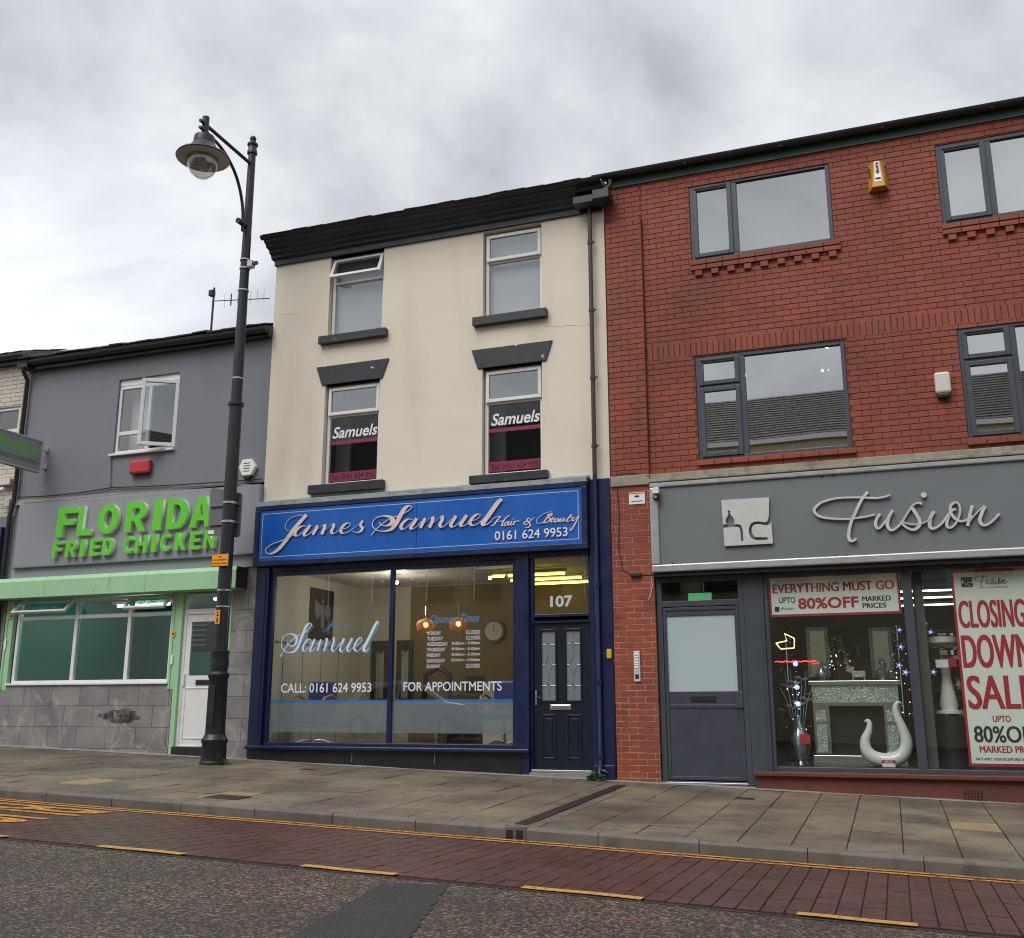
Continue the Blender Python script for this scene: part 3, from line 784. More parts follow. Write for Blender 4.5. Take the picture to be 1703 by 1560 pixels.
# window = frame part; panes, sashes and sill are its pieces
def upvc_two(x0, x1, z0, z1, zt, yb, lower_pane, top_open=False, light_mat='upvc_white'):
    F_ = MB(); w = 0.055
    frame(F_, x0 + .015, x1 - .005, z0, z1 - .02, yb, yb + .06, w)
    F_.box(x0 + .015 + w, x1 - .005 - w, yb + .002, yb + .058, zt - .045, zt)
    win = F_.build('window', light_mat, cream, 0.006)
    a, b = x0 + .015 + w, x1 - .005 - w
    pane(win, lower_pane, a, b, z0 + w, zt - .045, yb + .03)
    s = MB(); sa, sb, sc, sd = a - .03, b + .03, zt - .012, z1 - .05
    frame(s, sa, sb, sc, sd, -.03, .025, 0.055)
    sash = s.build('top_sash', light_mat, win, 0.006)
    p = MB().box(sa + .055, sb - .055, -.005, .001, sc + .055, sd - .055).build('pane', 'pane_double', win)
    for o in (sash, p):
        if top_open:
            piv = Vector((0, 0, sd))
            M_ = Matrix.Translation(Vector((0, yb - .012, 0))) @ Matrix.Translation(piv) @ Matrix.Rotation(R(-22), 4, 'X') @ Matrix.Translation(-piv)
        else: M_ = Matrix.Translation(Vector((0, yb - .012, 0)))
        o.data.transform(M_)
    return win
w1 = upvc_two(*UL, 8.26, 0.09, 'pane_double', True)
w2 = upvc_two(*UR, 8.19, 0.09, 'pane_double')
w3 = upvc_two(*LL, 5.90, 0.09, 'pane_clear')
w4 = upvc_two(*LR, 5.83, 0.09, 'pane_clear')
for w_, (a, b, c, d) in ((w1, (-8.54, -7.29, 7.115, 7.25)), (w2, (-5.76, -4.535, 7.065, 7.205)), (w3, (-8.61, -7.26, 4.56, 4.705)), (w4, (-5.79, -4.54, 4.515, 4.64))):
    cill(w_, a, b, c, d)
lintel(-8.595, -7.25, 6.41, 6.735, 0.115); lintel(-5.80, -4.46, 6.37, 6.685, 0.105)
for (a, b, c, d), bl in ((UL, True), (UR, True), (LL, False), (LR, False)):
    room(cream, 'room_mid' if bl else 'room_dark', a - .3, b + .3, 0.17, 2.2, c - .15, d + .1)
for (a, b, c, d), top in ((UL, 8.70), (UR, 8.68)):
    bx('roller_blind', 'blind', cream, a + .04, b - .04, 0.20, 0.205, c, top)
for (a, b, c, d), dz in ((LL, 0.0), (LR, -0.055)):
    x0_, x1_ = a + .07, b - .06
    bx('window_band', 'magenta', cream, x0_, x1_, 0.108, 0.112, 5.40 + dz, 5.46 + dz)
    band = bx('window_band', 'magenta', cream, x0_, x1_, 0.108, 0.112, 4.78 + dz, 4.93 + dz)
    text_chars('window_lettering', 'white_letter', cream, 'Samuels', x0_ + .04, x1_ - .01, 5.505 + dz, 5.70 + dz, 0.106, bold=0.02, shear=0.25)
    text('window_lettering', 'navy_plinth', cream, 'Tel: 0161 624 9953', x0_ + .03, x1_ + .0, 4.80 + dz, 4.90 + dz, 0.105, bold=0.01)
# a little furniture behind the lower panes
for (a, b, c, d) in (LL, LR):
    bx('curtain', 'room_mid', cream, a - .1, a + .16, .6, .66, c - .1, d + .1)

# cornice with frieze, mouldings and the slates above
m = MB().box(X0 - .02, X1 - .02, -0.04, 0.10, 8.70, 8.92)
m.build('frieze', 'black_paint', cream, 0.006)
prof = [(-.04, 8.80), (-.09, 8.82), (-.10, 8.87), (-.16, 8.89), (-.17, 8.935), (-.26, 8.955), (-.28, 9.00), (-.33, 9.02), (-.345, 9.085), (.05, 9.085), (.05, 8.80)]
m = MB().profile(prof[::-1], X0 - .06, X1 + .02); corn = m.build('cornice', 'black_paint', cream, 0.004)
# gutter sits on the cornice
def gutter(parent, x0, x1, y, z, r, material, rise=0.0):
    m = MB(); n = 10; vs, fs = [], []
    ring = [(math.cos(math.pi + math.pi * k / n) * r, math.sin(math.pi + math.pi * k / n) * r) for k in range(n + 1)]
    inner = [(u * .9, v * .9) for u, v in ring[::-1]]
    pr = ring + inner; N_ = len(pr)
    vs = [(x0, y + u, z + v) for u, v in pr] + [(x1, y + u, z + rise + v) for u, v in pr]
    m.add(vs, [(i, (i + 1) % N_, (i + 1) % N_ + N_, i + N_) for i in range(N_)] + [tuple(range(N_ - 1, -1, -1)), tuple(range(N_, 2 * N_))])
    return m.build('gutter', material, parent, smooth=True)
gutter(cream, X0 - .1, X1 + .05, -0.345, 9.12, 0.062, 'gutter_black', -0.03)
roof = MB().quad((X0 - .05, -.34, 9.11), (X1, -.34, 9.09), (X1, 5.5, 11.0), (X0 - .05, 5.5, 11.0)).build('roof', 'slate', cream)
slate_me = chamfer_box('slate', 0.29, 0.42, 0.012, 0.003); slate_me.materials.append(MATS['slate'])
def slates(parent, x0, x1, y, z, pitch, rows=2, me=slate_me, dip=0.012, drop=0.0):
    k = int((x1 - x0) / 0.3)
    for r_ in range(rows):
        for i in range(k + (r_ % 2)):
            xx = x0 + 0.15 + 0.3 * i - (0.15 if r_ % 2 else 0)
            yy = y + 0.2 + r_ * 0.21
            o = place('slate', me, parent, (xx, yy, z + (yy - y) * math.tan(pitch) + 0.006 + random.uniform(0, dip) + drop * (xx - x0) / (x1 - x0)), pitch - 0.03 + random.uniform(-.03, .03), random.uniform(-.03, .03))
            o.rotation_euler.z = random.uniform(-.02, .02)
slates(roof, X0 - .05, X1, -0.42, 9.088, R(17.5), drop=-.02)
# rainwater head box and downpipe on the right
bx('hopper_box', 'black_paint', corn, -4.02, -3.70, -.30, -.10, 8.74, 8.86, 0.008)
bx('hopper_box', 'black_paint', corn, -3.70, -3.44, -.34, -.06, 8.75, 8.90, 0.008)
dp = MB().tube([(-3.81, -.10, 8.74), (-3.81, -.10, 4.5)], 0.034, 12).build('downpipe', 'gutter_brown', cream, smooth=True)
dp2 = MB().tube([(-3.81, -.10, 4.5), (-3.81, -.10, 0.45), (-3.81, -.16, 0.32)], 0.034, 12).build('downpipe', 'navy_paint', cream, smooth=True)
for z in (8.16, 7.05, 5.98, 4.93): MB().tube([(-3.81, -.10, z - .03), (-3.81, -.10, z + .03)], 0.043, 12).box(-3.79, -3.735, -.11, -.09, z - .012, z + .012).build('pipe_clip', 'gutter_brown', dp)
for z in (2.9, 1.55, 0.55): MB().tube([(-3.81, -.10, z - .03), (-3.81, -.10, z + .03)], 0.043, 12).build('pipe_clip', 'navy_paint', dp2)
m = MB().tube([(-3.44, -.22, 9.08), (-3.44, -.22, 8.98), (-3.62, -.22, 8.90), (-3.64, -.22, 8.84)], 0.035, 10).build('swan_neck', 'gutter_black', cream, smooth=True)

# ---- shop front
zs = lambda x: pav_z(x, 0)
bx('lead_flashing', 'lead', cream, X0, -3.90, -.17, .02, 4.455, 4.475, 0.003)
MB().profile([(-.17, 4.40), (-.17, 4.455), (.0, 4.53), (.0, 4.40)][::-1], X0 + .02, -3.92).build('flashing_apron', 'lead', cream)
bx('fascia_box', 'navy_paint', cream, X0 - .03, -3.92, -.12, .04, 3.42, 4.40, 0.006)
m = MB()
for (a, b, c, d) in ((X0 - .03, -3.92, 3.42, 3.50), (X0 - .03, -3.92, 4.33, 4.40), (X0 - .03, -9.44, 3.50, 4.33), (-4.00, -3.92, 3.50, 4.33)): m.box(a, b, -.165, -.12, c, d)
m.build('fascia_frame', 'navy_paint', cream, 0.006)
bx('pier', 'navy_paint', cream, -3.92, X1, -.05, .10, 0.25, 4.45, 0.006)
bx('pier', 'navy_paint', cream, X0, -9.27, -.06, .10, 0.62, 3.42, 0.006)
bx('pier_panel', 'navy_paint', cream, -9.45, -9.32, -.072, -.06, 0.75, 3.30, 0.004)
bx('pier', 'navy_paint', cream, -5.05, -4.86, -.04, .10, 0.30, 3.42, 0.006)
bx('head_board', 'navy_paint', cream, -9.27, -3.95, -.02, .10, 3.34, 3.42, 0.004)
m = MB().box(X0 - .01, -4.84, -.13, .02, 0.585, 0.64); m.build('stall_board', 'navy_paint', cream, 0.012)
m = MB().add([(X0, -.05, .2), (-4.97, -.05, .2), (-4.97, -.05, .585), (X0, -.05, .585), (X0, .1, .2), (-4.97, .1, .2), (-4.97, .1, .585), (X0, .1, .585)],
             [(0, 1, 2, 3), (1, 5, 6, 2), (4, 0, 3, 7)]); m.build('plinth', 'navy_plinth', cream)
for gx in (-7.66, -6.31): bx('plinth_joint', 'stone_cap', cream, gx - .005, gx + .005, -.054, -.05, .42, .58)
m = MB(); frame(m, -9.27, -5.05, 0.64, 3.34, 0.0, 0.07, 0.07, 0.05); m.box(-7.13, -7.06, 0.0, 0.07, 0.69, 3.27)
shopwin = m.build('shop_window', 'navy_paint', cream, 0.005)
for a, b in ((-9.20, -7.13), (-7.06, -5.12)): pane(shopwin, 'pane_shop', a, b, .69, 3.27, .045)
# vinyl on the inside of the panes
for a, b in ((-9.20, -7.13), (-7.06, -5.12)):
    bx('vinyl_stripe', 'stripe_blue', shopwin, a, b, .053, .055, 1.285, 1.325)
    bx('frost_film', 'frost_grey', shopwin, a, b, .053, .055, 0.84, 1.284)
text_chars('window_lettering', 'vinyl_white', shopwin, 'CALL: 0161 624 9953', -9.01, -7.42, 1.435, 1.58, .042, bold=.012)
text_chars('window_lettering', 'vinyl_white', shopwin, 'FOR APPOINTMENTS', -6.88, -5.305, 1.445, 1.58, .042, bold=.010)
days = [('MONDAY', 'CLOSED'), ('TUESDAY', 'CLOSED'), ('WEDNESDAY', '8.00am - 5.00pm'), ('THURSDAY', '8.00am - 5.30pm'), ('FRIDAY', '8.00am - 5.00pm'), ('SATURDAY', '8.00am - 3.00pm'), ('SUNDAY', 'CLOSED')]
for i, (dname, hours) in enumerate(days):
    z = 2.268 - i * 0.0815
    text('window_lettering', 'vinyl_white', shopwin, dname, -6.505, -6.505 + 0.0375 * len(dname), z, z + .055, .042, bold=.004)['kind'] = 'stuff'
    text('window_lettering', 'vinyl_white', shopwin, hours, (-5.87 if hours == 'CLOSED' else -6.10), -5.648, z, z + .055, .042, bold=.004)['kind'] = 'stuff'
text_chars('window_lettering', 'vinyl_blue', shopwin, 'Opening Times', -6.46, -5.655, 2.40, 2.57, .042, bold=.006, shear=0.45)

# script lettering: pen strokes as (letter, pen width in mm, points in mm on the sign board)
SCRIPT_NAME = [
    ('J', 23, [(-8864,3963),(-8926,3992),(-8941,4057),(-8893,4141),(-8777,4195),(-8559,4207)]),
    ('J', 42, [(-8559,4207),(-8642,4126),(-8783,3984),(-8902,3831),(-9022,3697),(-9128,3630),(-9219,3611),(-9280,3643),(-9271,3702),(-9173,3765),(-9010,3808),(-8885,3849),(-8760,3902)]),
    ('a', 31, [(-8558,4018),(-8636,4026),(-8724,3975),(-8757,3913),(-8719,3874),(-8648,3902),(-8548,3989),(-8482,4036)]),
    ('a', 31, [(-8482,4036),(-8542,3957),(-8586,3899),(-8562,3866),(-8506,3888),(-8416,3946)]),
    ('m', 27, [(-8416,3946),(-8355,4019),(-8380,3955),(-8426,3874)]),
    ('m', 10, [(-8420,3889),(-8300,3998),(-8223,4030)]),
    ('m', 31, [(-8223,4030),(-8221,3977),(-8265,3874)]),
    ('m', 10, [(-8256,3889),(-8136,3993),(-8064,4033)]),
    ('m', 29, [(-8064,4033),(-8058,3983),(-8093,3911),(-8063,3873),(-8004,3890),(-7919,3951)]),
    ('e', 29, [(-7918,3932),(-7814,3953),(-7763,3997),(-7794,4026),(-7868,4002),(-7918,3942),(-7920,3889),(-7866,3867),(-7779,3888),(-7708,3939)]),
    ('s', 10, [(-7708,3936),(-7610,3995),(-7539,4051)]),
    ('s', 25, [(-7543,4046),(-7582,3981),(-7545,3926),(-7577,3878),(-7653,3864),(-7721,3896)]),
    ('s', 10, [(-7588,3872),(-7490,3949)]),
    ('S', 44, [(-7387,3803),(-7326,3877),(-7246,3942),(-7130,4020),(-7012,4067),(-6878,4097),(-6762,4152),(-6710,4194),(-6722,4222),(-6781,4219),(-6846,4162),(-6927,4028),(-6991,3930),(-7057,3877),(-7158,3857),(-7278,3874),(-7354,3925),(-7376,3981),(-7344,4049),(-7269,4090),(-7149,4095),(-7046,4060),(-7027,4006),(-7068,3955),(-7153,3940),(-7230,3965),(-7248,3998)]),
    ('a', 31, [(-6688,4004),(-6759,4023),(-6841,3972),(-6880,3913),(-6852,3869),(-6792,3887),(-6690,3967),(-6617,4024)]),
    ('a', 31, [(-6617,4024),(-6670,3941),(-6712,3887),(-6688,3863),(-6622,3889),(-6548,3946)]),
    ('m', 29, [(-6548,3949),(-6480,4015),(-6505,3958),(-6549,3869)]),
    ('m', 10, [(-6540,3884),(-6440,3980),(-6355,4031)]),
    ('m', 31, [(-6355,4031),(-6347,3979),(-6398,3866)]),
    ('m', 10, [(-6391,3878),(-6291,3971),(-6188,4036)]),
    ('m', 31, [(-6188,4036),(-6190,3969),(-6225,3901),(-6199,3864),(-6146,3878),(-6031,3970)]),
    ('u', 34, [(-5963,4018),(-6014,3946),(-6046,3891),(-6019,3856),(-5961,3876),(-5853,3957),(-5786,4019)]),
    ('u', 34, [(-5786,4019),(-5849,3939),(-5884,3884),(-5860,3857),(-5800,3873),(-5721,3928)]),
    ('e', 31, [(-5721,3919),(-5629,3949),(-5572,3993),(-5598,4024),(-5661,3999),(-5724,3934),(-5730,3883),(-5682,3856),(-5609,3876),(-5514,3945)]),
    ('l', 10, [(-5514,3945),(-5376,4083),(-5298,4178)]),
    ('l', 46, [(-5223,4219),(-5282,4184),(-5376,4068),(-5470,3950),(-5523,3886),(-5501,3853),(-5451,3863),(-5400,3896)]),
]
SCRIPT_TRADE = [
    ('w', 9, [(-5404,3890),(-5379,3936),(-5325,3958),(-5250,3965),(-5312,3902),(-5362,3837),(-5399,3848)]),
    ('w', 9, [(-5336,3886),(-5187,3902)]),
    ('w', 9, [(-5110,3971),(-5172,3931),(-5231,3838),(-5203,3822)]),
    ('w', 9, [(-5119,3879),(-5169,3867),(-5190,3836),(-5164,3825),(-5116,3878),(-5134,3832),(-5109,3829),(-5086,3851)]),
    ('w', 9, [(-5069,3883),(-5094,3837),(-5071,3827),(-5035,3856)]),
    ('w', 9, [(-5051,3919),(-5043,3911)]),
    ('w', 9, [(-5023,3884),(-5047,3825)]),
    ('w', 9, [(-5035,3850),(-4992,3883),(-4955,3871)]),
    ('w', 9, [(-4767,3886),(-4808,3912),(-4832,3884),(-4809,3849),(-4783,3811),(-4816,3775),(-4862,3783)]),
    ('w', 9, [(-4770,3861),(-4847,3866),(-4881,3839),(-4847,3818),(-4786,3855),(-4724,3917)]),
    ('w', 9, [(-4481,3953),(-4527,3898),(-4580,3826)]),
    ('w', 9, [(-4428,3975),(-4496,3983),(-4602,3946),(-4676,3885),(-4686,3842),(-4649,3817),(-4595,3832)]),
    ('w', 9, [(-4529,3939),(-4466,3962),(-4454,3934),(-4527,3903),(-4475,3886),(-4506,3841),(-4576,3825),(-4610,3841)]),
    ('w', 9, [(-4463,3857),(-4412,3876),(-4429,3893),(-4463,3864),(-4458,3832),(-4406,3846)]),
    ('w', 9, [(-4349,3876),(-4391,3869),(-4409,3841),(-4388,3828),(-4343,3873),(-4360,3832),(-4328,3844)]),
    ('w', 9, [(-4307,3878),(-4331,3842),(-4313,3829),(-4261,3879),(-4285,3839),(-4263,3832),(-4229,3857)]),
    ('w', 9, [(-4148,3926),(-4196,3877),(-4227,3835),(-4204,3822),(-4164,3846)]),
    ('w', 9, [(-4208,3879),(-4134,3886)]),
    ('w', 9, [(-4120,3881),(-4143,3844),(-4121,3831),(-4045,3890),(-4093,3798),(-4154,3701),(-4181,3694),(-4168,3733)]),
]
SCRIPT_SHOP = [
    ('F', 36, [(-14,3857),(-140,3873),(-356,3889),(-530,3883),(-684,3844),(-770,3775),(-778,3726),(-719,3661),(-582,3623),(-377,3603),(-262,3608),(-145,3618),(-25,3641)]),
    ('F', 34, [(-148,3873),(-14,3856),(99,3863),(175,3884)]),
    ('F', 40, [(-95,3948),(-187,3832),(-268,3681),(-328,3563),(-366,3432),(-372,3347),(-347,3310),(-316,3314),(-280,3337)]),
    ('u', 38, [(33,3646),(-10,3586),(-33,3515),(-15,3460),(26,3470),(100,3555),(194,3682)]),
    ('u', 42, [(191,3680),(134,3589),(110,3495),(135,3433),(178,3427),(246,3474),(301,3531)]),
    ('s', 34, [(295,3529),(358,3623),(435,3726),(501,3758),(546,3740)]),
    ('s', 44, [(425,3697),(465,3616),(498,3531),(487,3460),(428,3414),(364,3429),(304,3481),(280,3538)]),
    ('s', 23, [(286,3532),(348,3498),(434,3480),(511,3487),(578,3508),(630,3546)]),
    ('i', 44, [(681,3636),(632,3558),(613,3464),(633,3418),(681,3421),(762,3479),(850,3592)]),
    ('o', 36, [(940,3638),(903,3641),(854,3579),(814,3464),(831,3416),(883,3427),(944,3503),(986,3618),(974,3711),(933,3731),(884,3696),(871,3626),(897,3553),(944,3503),(995,3486),(1061,3505),(1123,3545)]),
    ('n', 38, [(1132,3679),(1089,3553),(1053,3420)]),
    ('n', 25, [(1065,3460),(1162,3572),(1269,3670)]),
    ('n', 42, [(1277,3664),(1227,3567),(1199,3487),(1222,3428),(1276,3424),(1353,3478),(1429,3554)]),
]
LOGO_OUTLINE = [(-1991,3969),(-1351,3962),(-1362,3814),(-1375,3690),(-1396,3635),(-1432,3625),(-1504,3642),(-1565,3643),(-1615,3617),(-1642,3556),(-1645,3493),(-1624,3430),(-1578,3392),(-1494,3387),(-1403,3389),(-1403,3420),(-1492,3425),(-1570,3433),(-1600,3478),(-1606,3541),(-1586,3590),(-1542,3606),(-1482,3599),(-1411,3582),(-1374,3590),(-1342,3625),(-1338,3333),(-1978,3332),(-1982,3582),(-1799,3588),(-1769,3576),(-1759,3538),(-1754,3389),(-1721,3391),(-1722,3535),(-1744,3600),(-1773,3620),(-1840,3624),(-1826,3668),(-1848,3720),(-1877,3760),(-1886,3786),(-1875,3813),(-1915,3815),(-1903,3787),(-1908,3755),(-1935,3712),(-1949,3675),(-1935,3630),(-1985,3629)]

def runs(strokes):
    """consecutive strokes of one letter"""
    out, last = [], None
    prev_x = None
    for ch, w, pts in strokes:
        if ch != last: out.append([]); last = ch
        out[-1].append((w / 1000.0, [(a / 1000.0, b / 1000.0) for a, b in pts]))
    return out
sign = thing('shop_sign', 'blue fascia sign of the hair salon with rose coloured script lettering and white phone number', 'sign', loc=(-6.7, -.17, 3.5))
bx('board', 'sign_blue', sign, -9.435, -6.632, -.150, -.122, 3.505, 4.325)
bx('board', 'sign_blue', sign, -6.624, -4.005, -.150, -.122, 3.505, 4.325)
m = MB(); frame(m, -9.39, -4.05, 3.56, 4.275, -.153, -.150, .009); m.build('border_line', 'sign_line', sign)
def script(strokes, parent, y, depth, material, xf=lambda p: p, wk=1.0, thin=.22, name='letter', lift=.003):
    for k, letter in enumerate(runs(strokes)):
        m = MB()
        for j, (w, pts) in enumerate(letter): pen(m, [xf(p) for p in pts], w * wk, y, depth + 0.0012 * j + 0.0006 * (k % 2), thin, lift)
        m.build(name, material, parent)
script(SCRIPT_NAME, sign, -.163, .012, 'rose_silver', wk=1.8, thin=.16)
for j, (ch, w, pts) in enumerate(SCRIPT_TRADE):
    m = MB(); pen(m, [(a / 1000, b / 1000) for a, b in pts], .010 if j == 11 else .022, -.156, .006 + .0008 * (j % 4), .45)
    m.build('pen_stroke', 'rose_silver', sign)
text_chars('digit', 'white_letter', sign, '0161 624 9953', -5.34, -4.215, 3.61, 3.745, -.156, .012, bold=.008)
kids(sign)
# the name again as vinyl on the window, pale with a blue rim
NAME2 = [s for s in SCRIPT_NAME[13:]]
NAME1 = [s for s in SCRIPT_NAME[:13]]
def fit(strokes, x0, x1, z0, z1):
    xs = [a / 1000 for _, _, p in strokes for a, b in p]; zs_ = [b / 1000 for _, _, p in strokes for a, b in p]
    ax, bx_, az, bz = min(xs), max(xs), min(zs_), max(zs_)
    return lambda p: (x0 + (p[0] - ax) / (bx_ - ax) * (x1 - x0), z0 + (p[1] - az) / (bz - az) * (z1 - z0))
f = fit(NAME2, -9.05, -7.33, 1.99, 2.50); g_ = lambda p: (f(p)[0] + .028, f(p)[1] - .022)
for mname, fn, yy in (('vinyl_blue', g_, .0435), ('vinyl_white', f, .0405)):
    script(NAME2, shopwin, yy, .0004, mname, fn, 1.05, .28, 'window_lettering', .001)
f1 = fit(NAME1, -8.30, -7.82, 2.36, 2.53)
script(NAME1, shopwin, .0425, .0004, 'vinyl_blue', f1, .42, .4, 'window_lettering', .001)

# ---- fanlight and door
m = MB(); frame(m, -4.86, -3.92, 2.43, 3.42, 0.02, .10, .055); m.box(-4.805, -3.975, .02, .10, 2.43, 2.52)
fan = m.build('fanlight', 'navy_paint', cream, 0.005)
pane(fan, 'pane_shop', -4.805, -3.975, 2.52, 3.365, .06)
text_chars('digit', 'vinyl_pale', fan, '107', -4.56, -4.22, 2.62, 2.785, .056, bold=.03)
m = MB(); frame(m, -4.86, -3.92, .30, 2.43, .03, .10, .035, .001); m.build('door_frame', 'navy_paint', cream, .004)
door = MB()
gx = ((-4.70, -4.495), (-4.33, -4.125))
wall_sheet(door, -4.825, -3.955, .36, 2.40, [(a, b, 1.31, 2.28) for a, b in gx], .07, .03)
door = door.build('door', 'navy_door', cream)
for a, b in gx:
    m = MB(); frame(m, a - .03, b + .03, 1.28, 2.31, .055, .07, .03); m.build('glazing_bead', 'navy_door', door, .006)
    MB().box(a, b, .078, .082, 1.31, 2.28).build('pane', 'door_leaded', door) if 'door_leaded' in MATS else MB().box(a, b, .078, .082, 1.31, 2.28).build('pane', 'frost_grey', door)
    MB().box(a, b, .092, .096, 1.31, 2.28).build('pane_backing', 'room_mid', door)
    cx = (a + b) / 2; m = MB(); L_ = lambda p, q: m.tube([(p[0], .074, p[1]), (q[0], .074, q[1])], .0045, 5)
    for z, h, w in ((2.09, .055, .03), (1.80, .13, .055), (1.51, .055, .03)):
        L_((cx, z + h), (cx + w, z)); L_((cx + w, z), (cx, z - h)); L_((cx, z - h), (cx - w, z)); L_((cx - w, z), (cx, z + h)); L_((a, z), (cx - w, z)); L_((cx + w, z), (b, z))
    for za, zb in ((2.28, 2.145), (2.035, 1.93), (1.67, 1.565), (1.455, 1.31)): L_((cx, za), (cx, zb))
    m.build('lead_came', 'steel', door)
    m = MB(); frame(m, a - .005, b + .005, .50, 1.11, .058, .07, .028); m.build('raised_panel', 'navy_door', door, .01)
    bx('raised_panel', 'navy_door', door, a + .05, b - .05, .060, .07, .555, 1.055, .01)
lb = bx('letterbox', 'steel', door, -4.575, -4.265, .050, .068, 1.175, 1.25, .006); bx('flap', 'chrome', lb, -4.555, -4.285, .044, .05, 1.19, 1.235, .004)
hp = bx('handle_plate', 'steel', door, -4.80, -4.775, .058, .07, 1.24, 1.44, .004)
MB().tube([(-4.787, .06, 1.36), (-4.787, .02, 1.36), (-4.70, .015, 1.345)], .009, 8).build('lever', 'chrome', hp, smooth=True)
bx('threshold', 'steel', cream, -4.84, -3.94, -.01, .10, .325, .36, .004)
bx('step', 'stone_cap', cream, -4.86, -3.92, -.04, .10, .20, .322, .006)
bx('pier_base', 'navy_paint', cream, -3.90, -3.62, -.075, -.05, .24, .44, .006)
o = tag(MB().box(-3.70, -3.63, -.075, -.051, 1.87, 2.0).build('entry_box', 'yellow_box', None, .008), 'small yellow box screwed to the navy pier beside the salon door', 'box')

# ---- salon interior
salon = MB()
room(cream, 'room_white', -9.33, -9.329 + 5.6, 0.12, 3.2, .60, 3.42, 'salon_room')
m = MB().box(-8.3, -3.8, 3.17, 3.19, .62, 3.4); m.build('back_panelling', 'room_ochre', cream)
bx('salon_floor', 'floor_grey', cream, -9.32, -3.75, .13, 3.18, .585, .612)
bx('dado_rail', 'room_mid', cream, -9.325, -9.31, .3, 3.1, 2.24, 2.27)
for k in range(4): bx('wall_joint', 'room_mid', cream, -9.327, -9.322, .55 + .6 * k, .56 + .6 * k, .62, 2.2)
pic = thing('wall_picture', 'dark framed print with pale winged figures on the white salon wall', 'picture', loc=(-9.3, 1.7, 2.8))
bx('frame', 'wood_dark', pic, -9.325, -9.29, 1.30, 2.06, 2.36, 3.24, .005)
for k_, fig in enumerate(([(1.64, 2.55), (1.76, 2.55), (1.73, 2.80), (1.71, 2.97), (1.65, 2.97), (1.62, 2.80)], [(1.655, 2.99), (1.705, 2.99), (1.715, 3.05), (1.68, 3.09), (1.645, 3.05)],
                          [(1.64, 2.94), (1.40, 3.06), (1.42, 2.86), (1.50, 2.70), (1.63, 2.82)], [(1.73, 2.94), (1.90, 3.00), (1.95, 2.86), (1.86, 2.70), (1.74, 2.82)],
                          [(1.84, 2.48), (1.95, 2.48), (1.93, 2.64), (1.90, 2.72), (1.86, 2.64)])):
    MB().add([(-9.288 + .0006 * k_, y, z) for y, z in fig], [tuple(range(len(fig)))]).build('figure', 'room_mid', pic)
kids(pic)
for i, (x0, x1, lab) in enumerate(((-9.06, -8.72, 'tall black framed mirror on the salon back wall nearer the white side wall'), (-8.54, -8.22, 'tall black framed mirror on the salon back wall farther from the white side wall'))):
    mr = thing('wall_mirror', lab, 'mirror', 'salon wall mirrors', loc=(x0, 3.15, 1.4))
    m = MB(); frame(m, x0, x1, 1.30, 2.42, 3.10, 3.16, .075); fr = m.build('frame', 'wood_dark', mr, .01)
    MB().prism([(x0 + .075, 2.345), (x0 + .11, 2.25), ((x0 + x1) / 2, 2.20), (x1 - .11, 2.25), (x1 - .075, 2.345)][::-1], 3.105, 3.155).build('crest', 'wood_dark', mr)
    bx('glass', 'mirror', mr, x0 + .075, x1 - .075, 3.14, 3.15, 1.375, 2.345); kids(mr)
ck = thing('wall_clock', 'round dark wall clock on the salon back wall', 'clock', loc=(-6.62, 3.12, 2.3))
MB().tube([(-6.62, 3.16, 2.54), (-6.62, 3.11, 2.54)], .21, 24).build('rim', 'wood_dark', ck); MB().disc((-6.62, 3.108, 2.54), .165, 24).build('dial', 'room_white', ck)
MB().box(-6.624, -6.616, 3.10, 3.104, 2.54, 2.67).box(-6.62, -6.53, 3.10, 3.104, 2.536, 2.544).build('hands', 'print_black', ck); kids(ck)
for (x, lab) in ((-7.21, 'amber bead pendant lamp lit in the salon window, beside the mullion'), (-6.62, 'amber bead pendant lamp lit in the salon window, beside the opening times')):
    pl = thing('pendant_lamp', lab, 'lamp', 'pendant lamps in the salon', loc=(x, 1.5, 2.45))
    MB().tube([(x, 1.5, 3.41), (x, 1.5, 2.86)], .004, 6).build('cord', 'cable', pl); MB().tube([(x, 1.5, 2.86), (x, 1.5, 2.66)], .011, 8).build('stem', 'chrome', pl)
    prof = [(.09, 0), (.135, .03), (.15, .09), (.145, .15), (.11, .20), (.05, .23), (.02, .24)]
    sh = MB()
    sh.lathe([(r, z) for r, z in prof], (x, 1.5, 2.42), 24); sh.f = sh.f[:-2]
    shade = sh.build('shade', 'lamp_shade_film', pl, smooth=True)
    bd = MB()
    for ring, (r, z) in enumerate([(.095, .01), (.128, .035), (.146, .065), (.152, .095), (.150, .125), (.142, .155), (.122, .185)]):
        for k in range(26):
            t = 6.283 * (k + .5 * (ring % 2)) / 26; bd.ball((x + r * math.cos(t), 1.5 + r * math.sin(t), 2.42 + z), .013, 5, 4)
    bd.build('beads', 'shade_glass', shade, kind='stuff')
    MB().ball((x, 1.5, 2.55), .045, 12, 8).build('bulb', 'bulb_warm', pl); kids(pl)
for i, (x0, x1, y, lab) in enumerate(((-6.05, -4.75, 1.5, 'yellow glowing ceiling tube in the salon, the one nearest the street'), (-5.95, -4.65, 2.1, 'yellow glowing ceiling tube in the salon, middle of three'), (-5.85, -4.5, 2.7, 'yellow glowing ceiling tube in the salon, the one farthest from the street'))):
    tb = thing('ceiling_tube', lab, 'light', 'yellow ceiling tubes', loc=(x0, y, 3.3))
    bx('batten', 'room_white', tb, x0, x1, y - .03, y + .03, 3.33, 3.39, .004); MB().tube([(x0 + .03, y, 3.30), (x1 - .03, y, 3.30)], .018, 8).build('tube', 'tube_yellow', tb); kids(tb)
